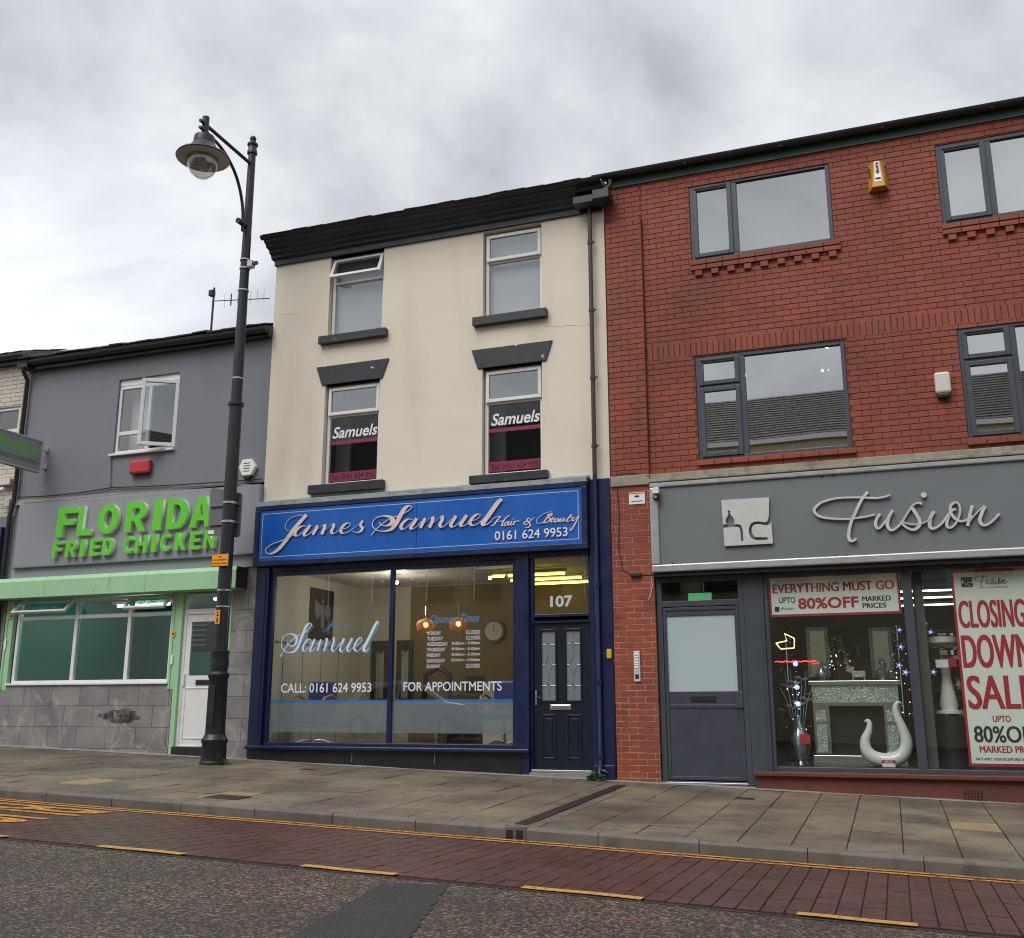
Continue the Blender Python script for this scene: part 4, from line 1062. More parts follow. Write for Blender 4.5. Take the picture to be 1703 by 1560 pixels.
for i, (x, lab) in enumerate(((-7.75, 'ceiling spotlight bar with chrome heads above the salon mirrors'), (-6.05, 'ceiling spotlight bar with chrome heads beside the yellow tubes'))):
    sp = thing('spotlight_bar', lab, 'light', 'salon spotlight bars', loc=(x, 1.5, 3.35))
    bx('bar', 'chrome', sp, x - .35, x + .35, 1.49, 1.51, 3.345, 3.365)
    for k, dx in enumerate((-.28, 0, .28)):
        MB().tube([(x + dx, 1.5, 3.345), (x + dx, 1.48, 3.31)], .008, 6).tube([(x + dx, 1.50, 3.32), (x + dx + .02, 1.42, 3.27)], [.018, .035], 10).build('head', 'chrome', sp)
    MB().ball((x + .02, 1.41, 3.268), .03, 10, 6).build('bulb', 'spot_white', sp); kids(sp)
lp = bpy.data.lights.new('salon_spot_light', 'POINT'); lp.energy = 17; lp.shadow_soft_size = .2; lp.color = (1, .95, .87)
lo = bpy.data.objects.new('salon_spot_light', lp); C.objects.link(lo); lo.location = (-7.73, 1.38, 2.95); lo['kind'] = 'helper'
def styling_chair(x, y, lab):
    t = thing('styling_chair', lab, 'chair', 'blue styling chairs in the salon', loc=(x, y, .61))
    m = MB(); 
    for k in range(5):
        a = 6.283 * k / 5 + .3; m.tube([(x, y, .70), (x + .18 * math.cos(a), y + .18 * math.sin(a), .70), (x + .36 * math.cos(a), y + .36 * math.sin(a), .635)], [.025, .022, .014], 8)
    m.build('star_base', 'chrome', t, smooth=True)
    MB().tube([(x, y, .69), (x, y, 1.03)], .03, 12).build('column', 'chrome', t, smooth=True)
    bx('seat', 'seat_blue', t, x - .27, x + .27, y - .26, y + .26, 1.03, 1.15, .04); bx('backrest', 'seat_blue', t, x - .26, x + .26, y + .20, y + .29, 1.18, 1.62, .04)
    for s in (-1, 1):
        MB().tube([(x + s * .30, y + .22, 1.12), (x + s * .31, y + .20, 1.34), (x + s * .31, y, 1.40), (x + s * .30, y - .20, 1.36), (x + s * .28, y - .24, 1.28)], .022, 8).build('armrest', 'wood_pale', t, smooth=True)
    kids(t)
styling_chair(-8.80, .72, 'blue styling chair with pale wood arms by the white salon wall'); styling_chair(-5.52, .72, 'blue styling chair with pale wood arms beside the salon door pier')
ds = thing('reception_desk', 'low pale reception desk with dark monitor at the back of the salon', 'desk', loc=(-6.1, 2.4, .62))
bx('counter', 'room_white', ds, -6.5, -5.3, 2.3, 2.8, .612, 1.62, .01); bx('monitor', 'print_black', ds, -6.95, -6.6, 2.6, 2.65, 1.45, 1.75, .01); bx('side_unit', 'wood_dark', ds, -7.2, -6.5, 2.4, 2.8, .612, 1.42, .01)
bx('shelf_back', 'wood_dark', ds, -5.85, -5.55, 3.05, 3.12, 1.7, 2.6); kids(ds)
dc = thing('dryer_chair', 'black salon chair with curved back behind the opening times', 'chair', loc=(-7.3, 2.2, .61))
MB().tube([(-7.55, 2.2, 1.3), (-7.52, 2.2, 1.75), (-7.3, 2.25, 1.88), (-7.08, 2.2, 1.75), (-7.05, 2.2, 1.3)], .05, 8).build('back_hoop', 'print_black', dc, smooth=True)
bx('seat', 'print_black', dc, -7.6, -7.0, 1.95, 2.45, 1.05, 1.2, .04); MB().tube([(-7.3, 2.2, .612), (-7.3, 2.2, 1.05)], .04, 10).build('column', 'chrome', dc); kids(dc)
kids(cream)

# ================================================================ red brick building with the grey gift shop front
red = thing('red_brick_shop', 'red brick terrace building with anthracite windows above a grey gift shop fascia', 'building', loc=(0, 0, .15))
RX0, RX1 = -3.60, 5.2
ROW, LEN = 0.0825, 0.2365
W1, W2 = (-2.285, -.26, 7.64, 8.875), (-2.305, -.24, 4.60, 6.155)
W3, W4 = (1.16, 3.19, 7.63, 8.84), (1.19, 3.25, 4.58, 6.13)
OPEN = [W1, W2, W3, W4]
m = wall_sheet(MB(), RX0, RX1, 4.30, 9.12, OPEN, 0.006, .12)
m.quad((RX0, 0.006, 8.8), (RX0, 6, 10.6), (RX0, 6, 8.8))
rwall = m.build('wall', 'mortar_painted', red)
m = MB().box(-3.575, -3.02, -.052, .0, 4.45, 8.44); m.build('pier_core', 'mortar_painted', rwall)
m = MB().box(-3.59, -3.0, -.0560, .10, .18, 4.30); m.build('pier_core', 'mortar_pale', rwall)

bricks = []      # x centre, z centre, length, height, y of the face
def lay(x0, x1, z0, z1, yf, openings, bond=0.0, sol=None):
    n = int(round((z1 - z0) / ROW)); h = (z1 - z0) / n
    for r_ in range(n):
        zc = z0 + (r_ + .5) * h
        spans = [(x0, x1)]
        for a, b, c, d in openings:
            if c < zc < d:
                spans = [s for q in spans for s in ((q[0], min(q[1], a)), (max(q[0], b), q[1])) if s[1] - s[0] > .03]
        off = bond + (LEN / 2 if r_ % 2 else 0)
        k0 = int((x0 - off) / LEN) - 2
        for s0, s1 in spans:
            k = k0
            while True:
                a, b = off + k * LEN, off + (k + 1) * LEN; k += 1
                if a > s1: break
                a, b = max(a, s0), min(b, s1)
                if b - a > .035: bricks.append(((a + b) / 2, zc, b - a, h, yf))
SOL = [(-3.0, RX1, 6.165, 6.385)]
lay(-3.02, RX1, 4.45, 9.10, 0.0, OPEN + SOL, .03)
lay(-3.575, -3.02, 8.44, 9.10, 0.0, [], .03)
lay(-3.578, -3.018, 4.45, 8.44, -.058, [], .05)
lay(-3.592, -2.998, .20, 4.30, -.058, [], .02)
bricks.sort(key=lambda b: (b[0]) ** 2 + 14 ** 2 + (b[1] - 1.2) ** 2 + (80 if b[0] > 2.0 + .0 * b[1] else 0))
def brick_mesh(l, h, d=.02, c=.003):
    x, z = (l - .009) / 2, (h - .009) / 2
    v = [(-x, d, -z), (x, d, -z), (x, d, z), (-x, d, z), (-x, c, -z), (x, c, -z), (x, c, z), (-x, c, z), (-x + c, 0, -z + c), (x - c, 0, -z + c), (x - c, 0, z - c), (-x + c, 0, z - c)]
    f = [(0, 1, 5, 4), (1, 2, 6, 5), (2, 3, 7, 6), (3, 0, 4, 7), (4, 5, 9, 8), (5, 6, 10, 9), (6, 7, 11, 10), (7, 4, 8, 11), (8, 9, 10, 11)]
    return v, f
v_, f_ = brick_mesh(LEN, ROW)
brick_me = bpy.data.meshes.new('brick'); brick_me.from_pydata(v_, [], f_); brick_me.update(); brick_me.materials.append(MATS['brick'])
for x, z, l, h, y in bricks[:270]:
    o = bpy.data.objects.new('brick', brick_me); C.objects.link(o); o.parent = rwall
    o.location = (x, y + random.uniform(-.0025, .0012), z); o.scale = ((l - .009) / (LEN - .009), 1, h / ROW); o.rotation_euler = (random.uniform(-.01, .01), 0, random.uniform(-.006, .006))
m = MB()
for x, z, l, h, y in bricks[270:]:
    v, f = brick_mesh(l, h); dy, tx = random.uniform(-.0025, .0012), random.uniform(-.006, .006)
    m.add([(x + a, y + b + dy + tx * a, z + c) for a, b, c in v], f)
m.build('brickwork', 'brick', rwall, kind='stuff')
# soldier course: bricks on end, each a piece
sol_me = bpy.data.meshes.new('soldier_brick'); v, f = brick_mesh(.0785, .22); sol_me.from_pydata(v, [], f); sol_me.update(); sol_me.materials.append(MATS['brick'])
x = -2.96
while x < 2.6:
    o = bpy.data.objects.new('soldier_brick', sol_me); C.objects.link(o); o.parent = rwall
    o.location = (x, -.003 + random.uniform(-.003, .002), 6.275); o.rotation_euler = (0, random.uniform(-.012, .012), 0); x += .0805
# brick sills: a projecting course and dentils below the top windows, a plain course below the lower ones
hd_me = bpy.data.meshes.new('dentil'); v, f = brick_mesh(.112, .088, .06); hd_me.from_pydata(v, [], f); hd_me.update(); hd_me.materials.append(MATS['brick'])
st_me = bpy.data.meshes.new('sill_brick'); v, f = brick_mesh(LEN, .075, .06); st_me.from_pydata(v, [], f); st_me.update(); st_me.materials.append(MATS['brick'])
def course(x0, x1, z, yf, me, step, name):
    k = 0; x = x0 + step / 2
    while x < x1:
        o = bpy.data.objects.new(name, me); C.objects.link(o); o.parent = rwall; o.location = (x, yf + random.uniform(-.002, .002), z); x += step
for a, b, c, d in (W1, W3):
    b = min(b, 2.7)
    course(a - .02, b + .02, c - .042, -.046, st_me, LEN, 'sill_brick')
    course(a - .02, b + .02, c - .124, -.044, st_me, LEN, 'sill_brick')
    course(a - .02, b + .05, c - .208, -.040, hd_me, .236, 'dentil')
for a, b, c, d in (W2, W4):
    course(a - .02, min(b, 2.7) + .03, c - .04, -.05, st_me, LEN, 'sill_brick')

def anth_window(o, kind):
    a, b, c, d = o; yb = .018; w = .06
    xm = a + .655
    m = MB(); frame(m, a, b, c, d, yb, yb + .07, w); m.box(xm - .045, xm + .045, yb + .002, yb + .068, c + w, d - w)
    zt = d - .465
    if kind == 'low': m.box(a + w, xm - .045, yb + .003, yb + .067, zt - .03, zt + .03)
    win = m.build('window', 'anthracite', red, .008)
    pane(win, 'pane_coated', xm + .045, b - w, c + w, d - w, yb + .04)
    lights = [(a + w, xm - .045, c + w, d - w)] if kind == 'top' else [(a + w, xm - .045, zt + .03, d - w), (a + w, xm - .045, c + w, zt - .03)]
    for k, (p, q, r_, s) in enumerate(lights):
        sash = MB(); frame(sash, p - .012, q + .012, r_ - .012, s + .012, yb - .022, yb + .03, .066); sa = sash.build('sash', 'anthracite', win, .008)
        pane(win, 'pane_coated', p + .05, q - .05, r_ + .05, s - .05, yb + .012)
        if k == 0: bx('trickle_vent', 'print_black', win, p + .02, q - .06, yb - .034, yb - .023, s - .03, s - .005, .004)
    return win
for o, k in ((W1, 'top'), (W2, 'low'), (W3, 'top'), (W4, 'low')): anth_window(o, k)
room(red, 'room_mid', W1[0] - .3, W3[1] + .3, .13, 4.0, 7.3, 9.0); room(red, 'room_shop', W2[0] - .3, W4[1] + .3, .13, 4.0, 4.42, 6.9)
for (a, b, c, d) in (W1, W3): bx('net_blind', 'blind', red, a + .05, b - .05, .25, .255, c, d)
# vertical blind strips and ceiling spots of the first floor
for j, (a, b, c, d) in enumerate((W2, W4)):
    n = 22
    for k in range(n):
        x = a + .1 + (b - a - .2) * k / (n - 1)
        MB().quad((x - .035, .22, c + .07), (x + .03, .27, c + .07), (x + .03, .27, d), (x - .035, .22, d)).build('blind_strip', 'blind_grey', red)
for (x, y, z) in ((-.50, 1.2, 6.85), (-.55, 2.2, 6.85), (-.65, 3.4, 6.85), (-2.2, 2.0, 6.85), (-2.0, 3.2, 6.85)):
    MB().tube([(x, y, z), (x, y, z - .02)], .06, 14).build('ceiling_spot', 'spot_white', red)

# eaves: green board, black gutter, thin slates
bx('eaves_board', 'green_board', red, RX0 + .05, RX1, -.03, .0, 9.05, 9.22)
gutter(red, RX0 - .15, RX1, -.115, 9.235, .075, 'gutter_black', 0.0)
for x in (-2.3, -.9, .5, 1.9): bx('gutter_bracket', 'gutter_black', red, x - .02, x + .02, -.20, -.03, 9.15, 9.16)
rroof = MB().quad((RX0, -.10, 9.23), (RX1, -.10, 9.23), (RX1, 6, 11.2), (RX0, 6, 11.2)).build('roof', 'slate', red)
slates(rroof, RX0 - .1, 2.6, -.14, 9.195, R(17.4), 1)
# stone course and bracket block above the shop front
bx('stone_course', 'stone_weathered', red, -3.0, RX1, -.10, .01, 4.34, 4.44, .01)
bx('stone_block', 'stone_weathered', red, -3.585, -3.01, -.085, .0, 4.30, 4.455, .01)

# ---- gift shop front
m = MB().box(-2.985, RX1, -.18, .05, 3.03, 4.28); fbox = m.build('fascia_box', 'anthracite', red)
m = MB()
for (a, b, c, d) in ((-2.99, RX1, 3.02, 3.125), (-2.99, RX1, 4.215, 4.29), (-2.99, -2.87, 3.125, 4.215)): m.box(a, b, -.225, -.18, c, d)
m.build('fascia_trim', 'fascia_trim', red, .018)
bx('fascia_cap', 'stone_weathered', red, -3.0, RX1, -.24, .0, 4.291, 4.336, .008)
bx('soffit', 'print_black', red, -2.98, RX1, -.17, .12, 2.965, 3.028)
sg = thing('shop_sign', 'grey fascia sign of the gift shop with silver script lettering and square vase emblem', 'sign', loc=(-.5, -.2, 3.2))
bx('board', 'fascia_grey', sg, -2.87, RX1, -.192, -.182, 3.125, 4.215)
script(SCRIPT_SHOP, sg, -.205, .028, 'silver', thin=.68, lift=.006)
MB().tube([(.578, -.205, 3.855), (.578, -.238, 3.855)], .036, 18).build('letter_dot', 'silver', sg)
MB().prism([(a / 1000, b / 1000) for a, b in LOGO_OUTLINE][::-1], -.235, -.20).build('emblem', 'silver', sg)
for (x, z) in ((-.55, 3.135), (-.42, 3.135), (-.65, 4.2), (-.5, 4.2), (-2.7, 3.14)): MB().tube([(x, -.192, z), (x, -.20, z)], .012, 8).build('screw', 'print_black', sg)
kids(sg)

# door bay, window bay
m = MB(); frame(m, -2.985, -1.79, .235, 2.97, .0, .09, .075, .02); m.box(-2.91, -1.865, .0, .09, 2.56, 2.64)
dfr = m.build('door_frame', 'anthracite', red, .006)
pane(dfr, 'pane_shop', -2.91, -1.865, 2.64, 2.895, .05)
dr = MB(); wall_sheet(dr, -2.905, -1.87, .27, 2.55, [(-2.86, -1.93, 1.415, 2.435)], .02, .03); dr = dr.build('door', 'anthracite_door', red)
m = MB(); frame(m, -2.905, -1.87, .27, 2.55, .008, .02, .045); m.box(-2.86, -1.915, .008, .02, 1.20, 1.245); m.build('door_rail', 'anthracite_door', dr, .005)
MB().box(-2.86, -1.93, .035, .04, 1.415, 2.435).build('pane', 'door_frost', dr); bx('pane_backing', 'blind', dr, -2.86, -1.93, .052, .056, 1.415, 2.435)
bx('letterbox', 'print_black', dr, -2.57, -2.225, .006, .02, 1.285, 1.36, .005)
bx('lock_box', 'anthracite', dr, -1.965, -1.865, -.01, .008, 1.20, 1.42, .006)
bx('threshold', 'steel', red, -2.93, -1.85, -.02, .09, .215, .24, .004)
bx('pier', 'anthracite', red, -1.79, -1.56, -.01, .10, .22, 2.97, .006)
bx('pier', 'anthracite', red, -1.56, -1.53, -.03, .10, .40, 2.97, .004)
m = MB(); frame(m, -1.53, RX1, .405, 2.97, .0, .08, .055); m.box(.225, .34, -.005, .08, .46, 2.915)
gwin = m.build('shop_window', 'anthracite', red, .006)
pane(gwin, 'pane_shop', -1.475, .225, .46, 2.915, .05); pane(gwin, 'pane_shop', .34, RX1 - .06, .46, 2.915, .05)
MB().box(-1.775, RX1, -.12, .05, .345, .40).build('stall_sill', 'brick_base', red, .01)
m = MB().box(-1.755, RX1, -.055, .05, -.25, .344); base = m.build('stall_riser', 'brick_base', red)
bx('vent_recess', 'print_black', base, .70, .915, -.062, -.055, .105, .225)
for k in range(6): bx('vent_bar', 'brick_base', base, .70 + .036 * k, .715 + .036 * k, -.068, -.062, .105, .225)
for k in range(3): bx('vent_bar', 'brick_base', base, .701, .914, -.0665, -.0625, .13 + .036 * k, .138 + .036 * k)
room(red, 'room_shop', -1.75, 4.9, .10, 5.5, .42, 2.96, 'showroom')
room(red, 'room_mid', -2.98, -1.80, .10, 2.5, .25, 2.96, 'lobby')
bx('showroom_floor', 'wood_dark', red, -1.5, 4.8, .10, 5.4, .425, .45)
for a in (-1.40,): bx('return_panel', 'blind_grey', red, .36, .47, .12, .5, .46, 2.93)
# small fittings on the front, each a thing of its own
ex = thing('exit_sign', 'green lit exit sign behind the glass above the grey door', 'sign', loc=(-2.4, .1, 2.65))
bx('panel', 'exit_green', ex, -2.56, -2.24, .11, .13, 2.645, 2.75); MB().box(-2.50, -2.44, .106, .11, 2.665, 2.725).box(-2.41, -2.39, .106, .11, 2.665, 2.73).box(-2.34, -2.27, .106, .11, 2.67, 2.73).build('pictogram', 'print_white', ex); kids(ex)
kp = thing('entry_keypad', 'slim silver door entry keypad on the lower brick pier', 'keypad', loc=(-3.26, -.07, 1.55))
bx('plate', 'silver', kp, -3.315, -3.225, -.085, -.06, 1.55, 1.965, .006)
for k in range(6): bx('button', 'print_white', kp, -3.30, -3.245, -.092, -.085, 1.73 + .036 * k, 1.752 + .036 * k, .003)
bx('speaker_grille', 'print_black', kp, -3.297, -3.247, -.088, -.085, 1.59, 1.65); kids(kp)
cc = thing('security_camera', 'small black dome camera under a white box on the gift shop fascia', 'camera', loc=(-2.9, -.23, 4.1))
bx('junction_box', 'upvc_white', cc, -2.93, -2.84, -.30, -.226, 4.115, 4.20, .006); MB().ball((-2.885, -.275, 4.06), .045, 14, 8).build('dome', 'print_black', cc); MB().tube([(-2.885, -.32, 4.06), (-2.885, -.312, 4.06)], .02, 10).build('lens', 'steel', cc); kids(cc)
st = thing('warning_notice', 'small white camera notice stuck on the brick pier beside the fascia', 'sign', loc=(-3.2, -.06, 4.0))
bx('plate', 'print_white', st, -3.32, -3.09, -.066, -.061, 4.03, 4.20); bx('pictogram', 'print_black', st, -3.24, -3.17, -.069, -.066, 4.13, 4.155); bx('red_line', 'print_red', st, -3.31, -3.10, -.068, -.066, 4.178, 4.19); bx('lettering', 'sign_back', st, -3.29, -3.12, -.068, -.066, 4.065, 4.078); kids(st)
bl = thing('alarm_bell_box', 'ochre wedge shaped alarm bell box high on the red brick wall', 'alarm', loc=(.38, -.1, 8.28))
MB().add([(.25, 0, 8.28), (.52, 0, 8.28), (.50, 0, 8.70), (.27, 0, 8.70), (.30, -.16, 8.28), (.47, -.16, 8.28), (.43, -.10, 8.70), (.34, -.10, 8.70)], [(4, 5, 6, 7), (0, 4, 7, 3), (5, 1, 2, 6), (7, 6, 2, 3), (0, 1, 5, 4)]).build('housing', 'ochre', bl, .006)
MB().add([(.335, -.153, 8.36), (.435, -.153, 8.36), (.415, -.112, 8.69), (.355, -.112, 8.69)], [(0, 1, 2, 3)]).build('label_plate', 'print_white', bl)
text('lettering', 'print_black', bl, 'S', .365, .405, 8.50, 8.66, -.140, .012, bold=.02); bx('lettering', 'print_black', bl, .35, .42, -.156, -.150, 8.40, 8.42)
for k in range(4): bx('louvre', 'wood_dark', bl, .268, .285, -.06, -.02, 8.50 + .04 * k, 8.512 + .04 * k); bx('louvre', 'wood_dark', bl, .478, .50, -.06, -.02, 8.50 + .04 * k, 8.512 + .04 * k)
MB().ball((.385, -.05, 8.71), .025, 8, 6).build('beacon', 'red_box', bl); kids(bl)
al = thing('alarm_box', 'white alarm box with dark blue foot on the red brick wall beside a window', 'alarm', loc=(.945, -.05, 5.17))
bx('cover', 'upvc_cream', al, .85, 1.045, -.09, .0, 5.23, 5.52, .03); bx('lens', 'navy_plinth', al, .865, 1.03, -.085, .0, 5.165, 5.235, .02); kids(al)
# telephone cable down the pier
cb = MB().tube([(-3.55, -.075, 4.47), (-3.40, -.075, 4.50), (-3.10, -.07, 4.46), (-3.02, -.09, 4.42)], .006, 6).tube([(-3.50, -.065, 4.46), (-3.47, -.066, 3.9), (-3.49, -.066, 3.4), (-3.44, -.066, 3.10), (-3.30, -.068, 3.02), (-3.0, -.068, 3.01)], .006, 6).build('wall_cable', 'cable')
tag(cb, 'thin black cable looping down the red brick pier', 'cable')
jb = MB().box(-3.33, -3.17, -.11, -.06, 2.995, 3.04).build('cable_joint', 'cable', None, .008); tag(jb, 'small black cable joint on the brick pier beside the grey fascia', 'junction box')
wl_ = MB().tube([(-3.03, -.07, 2.98), (-3.02, -.075, 2.85), (-3.06, -.075, 2.70), (-3.09, -.07, 2.66)], .004, 5).build('loose_wire', 'print_white'); tag(wl_, 'short loose white wire hanging by the corner of the grey fascia', 'wire')

# ---- posters and window display
p1 = thing('sale_banner', 'wide white sale poster with red border in the gift shop window', 'poster', loc=(-.6, .08, 2.4))
bx('sheet', 'print_red', p1, -1.465, .195, .072, .076, 2.385, 2.935); bx('face', 'poster_white', p1, -1.435, .165, .069, .072, 2.415, 2.905)
text_chars('letter', 'print_red', p1, 'EVERYTHING MUST GO', -1.405, .125, 2.70, 2.82, .066, fat=.005)
text('lettering', 'print_black', p1, 'UPTO', -1.335, -1.12, 2.565, 2.645, .066, bold=.015); text_chars('letter', 'print_red', p1, '80%OFF', -1.09, -.32, 2.478, 2.625, .066, bold=.03)
text('lettering', 'print_black', p1, 'MARKED', -.275, .075, 2.555, 2.62, .066, fat=.003); text('lettering', 'print_black', p1, 'PRICES', -.275, .013, 2.465, 2.53, .066, fat=.003)
bx('emblem', 'print_black', p1, -1.395, -1.335, .0655, .067, 2.455, 2.52); text('lettering', 'print_black', p1, 'Fusion', -1.315, -1.15, 2.475, 2.515, .066, shear=.3); kids(p1)
p2 = thing('closing_poster', 'tall white closing down poster with red border in the gift shop window', 'poster', loc=(1.2, .08, .5))
px0, px1 = .815, 1.70
bx('sheet', 'print_red', p2, px0, px1, .072, .076, .50, 2.91); bx('face', 'poster_white', p2, px0 + .03, px1 - .03, .069, .072, .535, 2.875)
for body, a, b, c, d, mm_ in (('CLOSING', .868, 1.62, 2.175, 2.52, 'print_red'), ('DOWN', .868, 1.64, 1.68, 2.09, 'print_red'), ('SALE', .88, 1.63, 1.18, 1.59, 'print_red'), ('UPTO', 1.13, 1.33, 1.03, 1.105, 'print_red'), ('80%OFF', .905, 1.63, .785, .98, 'print_black'), ('MARKED PRICES', .95, 1.62, .665, .745, 'print_red'), ("T&C'S APPLY. EDGE SCULPTURES NOT INCLUDED", .89, 1.65, .575, .605, 'print_black')):
    (text_chars if len(body) < 14 else text)('lettering', mm_, p2, body, a, b, c, d, .066, bold=.006 if len(body) < 8 else 0.0, fat=.02 * (d - c) if len(body) < 8 else (.003 if len(body) < 14 else .0008))
f = fit([(0, 0, LOGO_OUTLINE)], .93, 1.065, 2.69, 2.815)
MB().prism([f((a / 1000, b / 1000)) for a, b in LOGO_OUTLINE][::-1], .065, .068).build('emblem', 'print_black', p2)
f = fit(SCRIPT_SHOP, 1.09, 1.46, 2.69, 2.83); m = MB()
for j, (ch, w, pts) in enumerate(SCRIPT_SHOP): pen(m, [f((a / 1000, b / 1000)) for a, b in pts], .008, .068, .0006 + .0004 * j, .5, .0006)
m.build('lettering', 'print_black', p2); text('lettering', 'sign_back', p2, 'LIVING INTERIORS', 1.12, 1.46, 2.665, 2.685, .066); kids(p2)
# sculpture: open hook shaped ceramic, thick at the foot and curling at both tips
sc = thing('hook_sculpture', 'white glazed hook shaped sculpture standing in the gift shop window', 'sculpture', loc=(-.13, .45, .46))
pts = [(-.375, 1.02), (-.335, 1.035), (-.315, .99), (-.335, .90), (-.385, .79), (-.375, .66), (-.29, .57), (-.14, .535), (.0, .565), (.09, .65), (.12, .78), (.08, .95), (.03, 1.10), (.02, 1.20), (.055, 1.265), (.10, 1.255)]
rad = [.008, .025, .034, .045, .060, .078, .090, .095, .092, .085, .074, .060, .048, .038, .026, .008]
P3 = smooth_line(pts, 5); rr = []
for i in range(len(P3)): 
    t = i / (len(P3) - 1) * (len(rad) - 1); k = min(int(t), len(rad) - 2); rr.append(rad[k] + (rad[k + 1] - rad[k]) * (t - k))
MB().tube([(x, .45, z) for x, z in P3], rr, 18).build('body', 'ceramic', sc, smooth=True)
tg = bx('price_tag', 'print_red', sc, -.20, -.035, .345, .35, .455, .545); bx('tag_face', 'print_white', tg, -.195, -.04, .342, .345, .460, .505); text('lettering', 'print_white', tg, 'SALE', -.165, -.075, .515, .54, .342, bold=.02); kids(sc)
# mirrored fireplace
fp = thing('mirrored_fireplace', 'mirrored fire surround with crushed crystal panels in the gift shop window', 'fireplace', loc=(-.45, .8, .5))
k_ = 1.021
bx('mantel', 'mirror', fp, -1.07, .11, .62, 1.0, 1.50, 1.555, .006); bx('frieze_panel', 'crystal', fp, -1.03, .07, .66, .98, 1.27, 1.50); bx('lower_rail', 'mirror', fp, -1.03, .07, .65, .98, 1.225, 1.27)
for a, b in ((-1.03, -.82), (-.13, .08)):
    bx('side_post', 'mirror', fp, a, b, .68, .98, .60, 1.225); bx('crystal_inset', 'crystal', fp, a + .03, b - .05, .672, .68, .62, .98); bx('crystal_inset', 'crystal', fp, a + .03, b - .05, .672, .68, 1.02, 1.17)
bx('hearth', 'mirror', fp, -1.06, .12, .58, 1.0, .452, .585, .006); bx('firebox', 'print_black', fp, -.82, -.13, .80, .98, .585, 1.225); kids(fp)
def ornament(name, lab, x, prof, y=.8):
    t = thing(name, lab, 'ornament', 'glass ornaments on the fireplace', loc=(x, y, 1.556))
    MB().lathe(prof, (x, y, 1.556), 16).build('body', 'vase_glass', t, smooth=True); MB().ball((x, y, 1.556 + .10), .04, 8, 6).build('core', 'crystal', t); kids(t)
ornament('glass_ornament', 'cone shaped glass ornament on the mantel beside the red sale tag', -.89, [(.085, 0), (.085, .06), (.07, .13), (.035, .20), (.012, .27)])
ornament('glass_ornament', 'round bellied glass bottle ornament on the mantel near the window mullion', -.10, [(.06, 0), (.09, .07), (.08, .14), (.03, .17), (.055, .23), (.04, .28), (.008, .31)])
hs = thing('crystal_figure', 'small sparkling crystal animal figure in the middle of the mantel', 'ornament', loc=(-.45, .8, 1.556))
MB().box(-.50, -.32, .75, .85, 1.60, 1.69).box(-.50, -.47, .77, .83, 1.556, 1.60).box(-.35, -.32, .77, .83, 1.556, 1.60).add([(-.58, .77, 1.69), (-.47, .77, 1.63), (-.45, .77, 1.69), (-.56, .77, 1.80), (-.58, .83, 1.69), (-.47, .83, 1.63), (-.45, .83, 1.69), (-.56, .83, 1.80)], [(0, 1, 2, 3), (7, 6, 5, 4), (0, 4, 5, 1), (1, 5, 6, 2), (2, 6, 7, 3), (3, 7, 4, 0)]).build('body', 'crystal', hs, .012)
MB().lathe([(.045, 0), (.045, .02), (.03, .03), (.05, .07)], (-.555, .80, 1.785), 10).build('crown', 'crystal', hs); kids(hs)
bxs = MB().box(-.76, -.27, 1.3, 1.6, 1.30, 1.88).build('cardboard_box', 'cardboard', None, .004); tag(bxs, 'plain brown cardboard box standing behind the mirrored fireplace', 'box')
sd_ = MB().box(-.9, -.1, 1.2, 1.7, .45, 1.299).build('box_stand', 'print_black', None, .004); tag(sd_, 'black stand under the cardboard box behind the fireplace', 'stand')
# glass vase with lit stems
vs = thing('glass_vase', 'cut glass vase with lit glass flower stems in the gift shop window corner', 'vase', loc=(-1.22, .5, .45))
MB().lathe([(.10, 0), (.11, .01), (.075, .06), (.12, .16), (.145, .27), (.13, .36), (.085, .46), (.07, .53), (.10, .59), (.125, .63)], (-1.215, .5, .455), 20).build('body', 'vase_glass', vs, smooth=True)
MB().lathe([(.07, .07), (.11, .16), (.13, .27), (.115, .35), (.07, .45)], (-1.215, .5, .455), 14).build('glass_beads', 'crystal', vs)
tgv = bx('price_tag', 'red_box', vs, -1.20, -1.07, .345, .35, .74, .86)
for k in range(7):
    dx = (k - 3) * .045; top = 1.45 + .5 * random.random()
    st_ = MB().tube([(-1.215 + dx * .4, .5, .9), (-1.215 + dx, .5 + .03 * (k % 3 - 1), 1.3), (-1.215 + dx * 1.6, .5, top)], .004, 5).build('stem', 'leaf_grey', vs)
    for q in range(2):
        z = 1.15 + .3 * q + .05 * k * .5; sx = -1.215 + dx * 1.1; s = 1 if (k + q) % 2 else -1
        MB().add([(sx, .5, z), (sx + s * .06, .48, z + .05), (sx + s * .13, .5, z + .035), (sx + s * .06, .52, z + .01)], [(0, 1, 2, 3)]).build('leaf', 'leaf_grey', st_)
for z in (1.25, 1.47, 1.78): MB().ball((-1.205, .46, z), .034, 10, 6).build('bloom', 'led_blue', vs)
kids(vs)
nb = thing('neon_bow', 'warm glowing neon bow hanging over the vase in the gift shop window', 'neon light', loc=(-1.33, .6, 2.0))
MB().tube([(-1.46, .6, 2.07), (-1.40, .6, 1.99), (-1.22, .6, 2.00), (-1.21, .6, 2.13), (-1.34, .6, 2.20), (-1.31, .6, 2.10), (-1.46, .6, 2.07)], .009, 8).build('tube', 'neon_warm', nb); kids(nb)
rl = MB().tube([(-1.52 + .04 * k, .9, 1.83 + .006 * math.sin(k * 2)) for k in range(15)], .008, 5).build('red_light_string', 'led_red'); tag(rl, 'red light string stretched behind the vase in the gift shop window', 'light string')
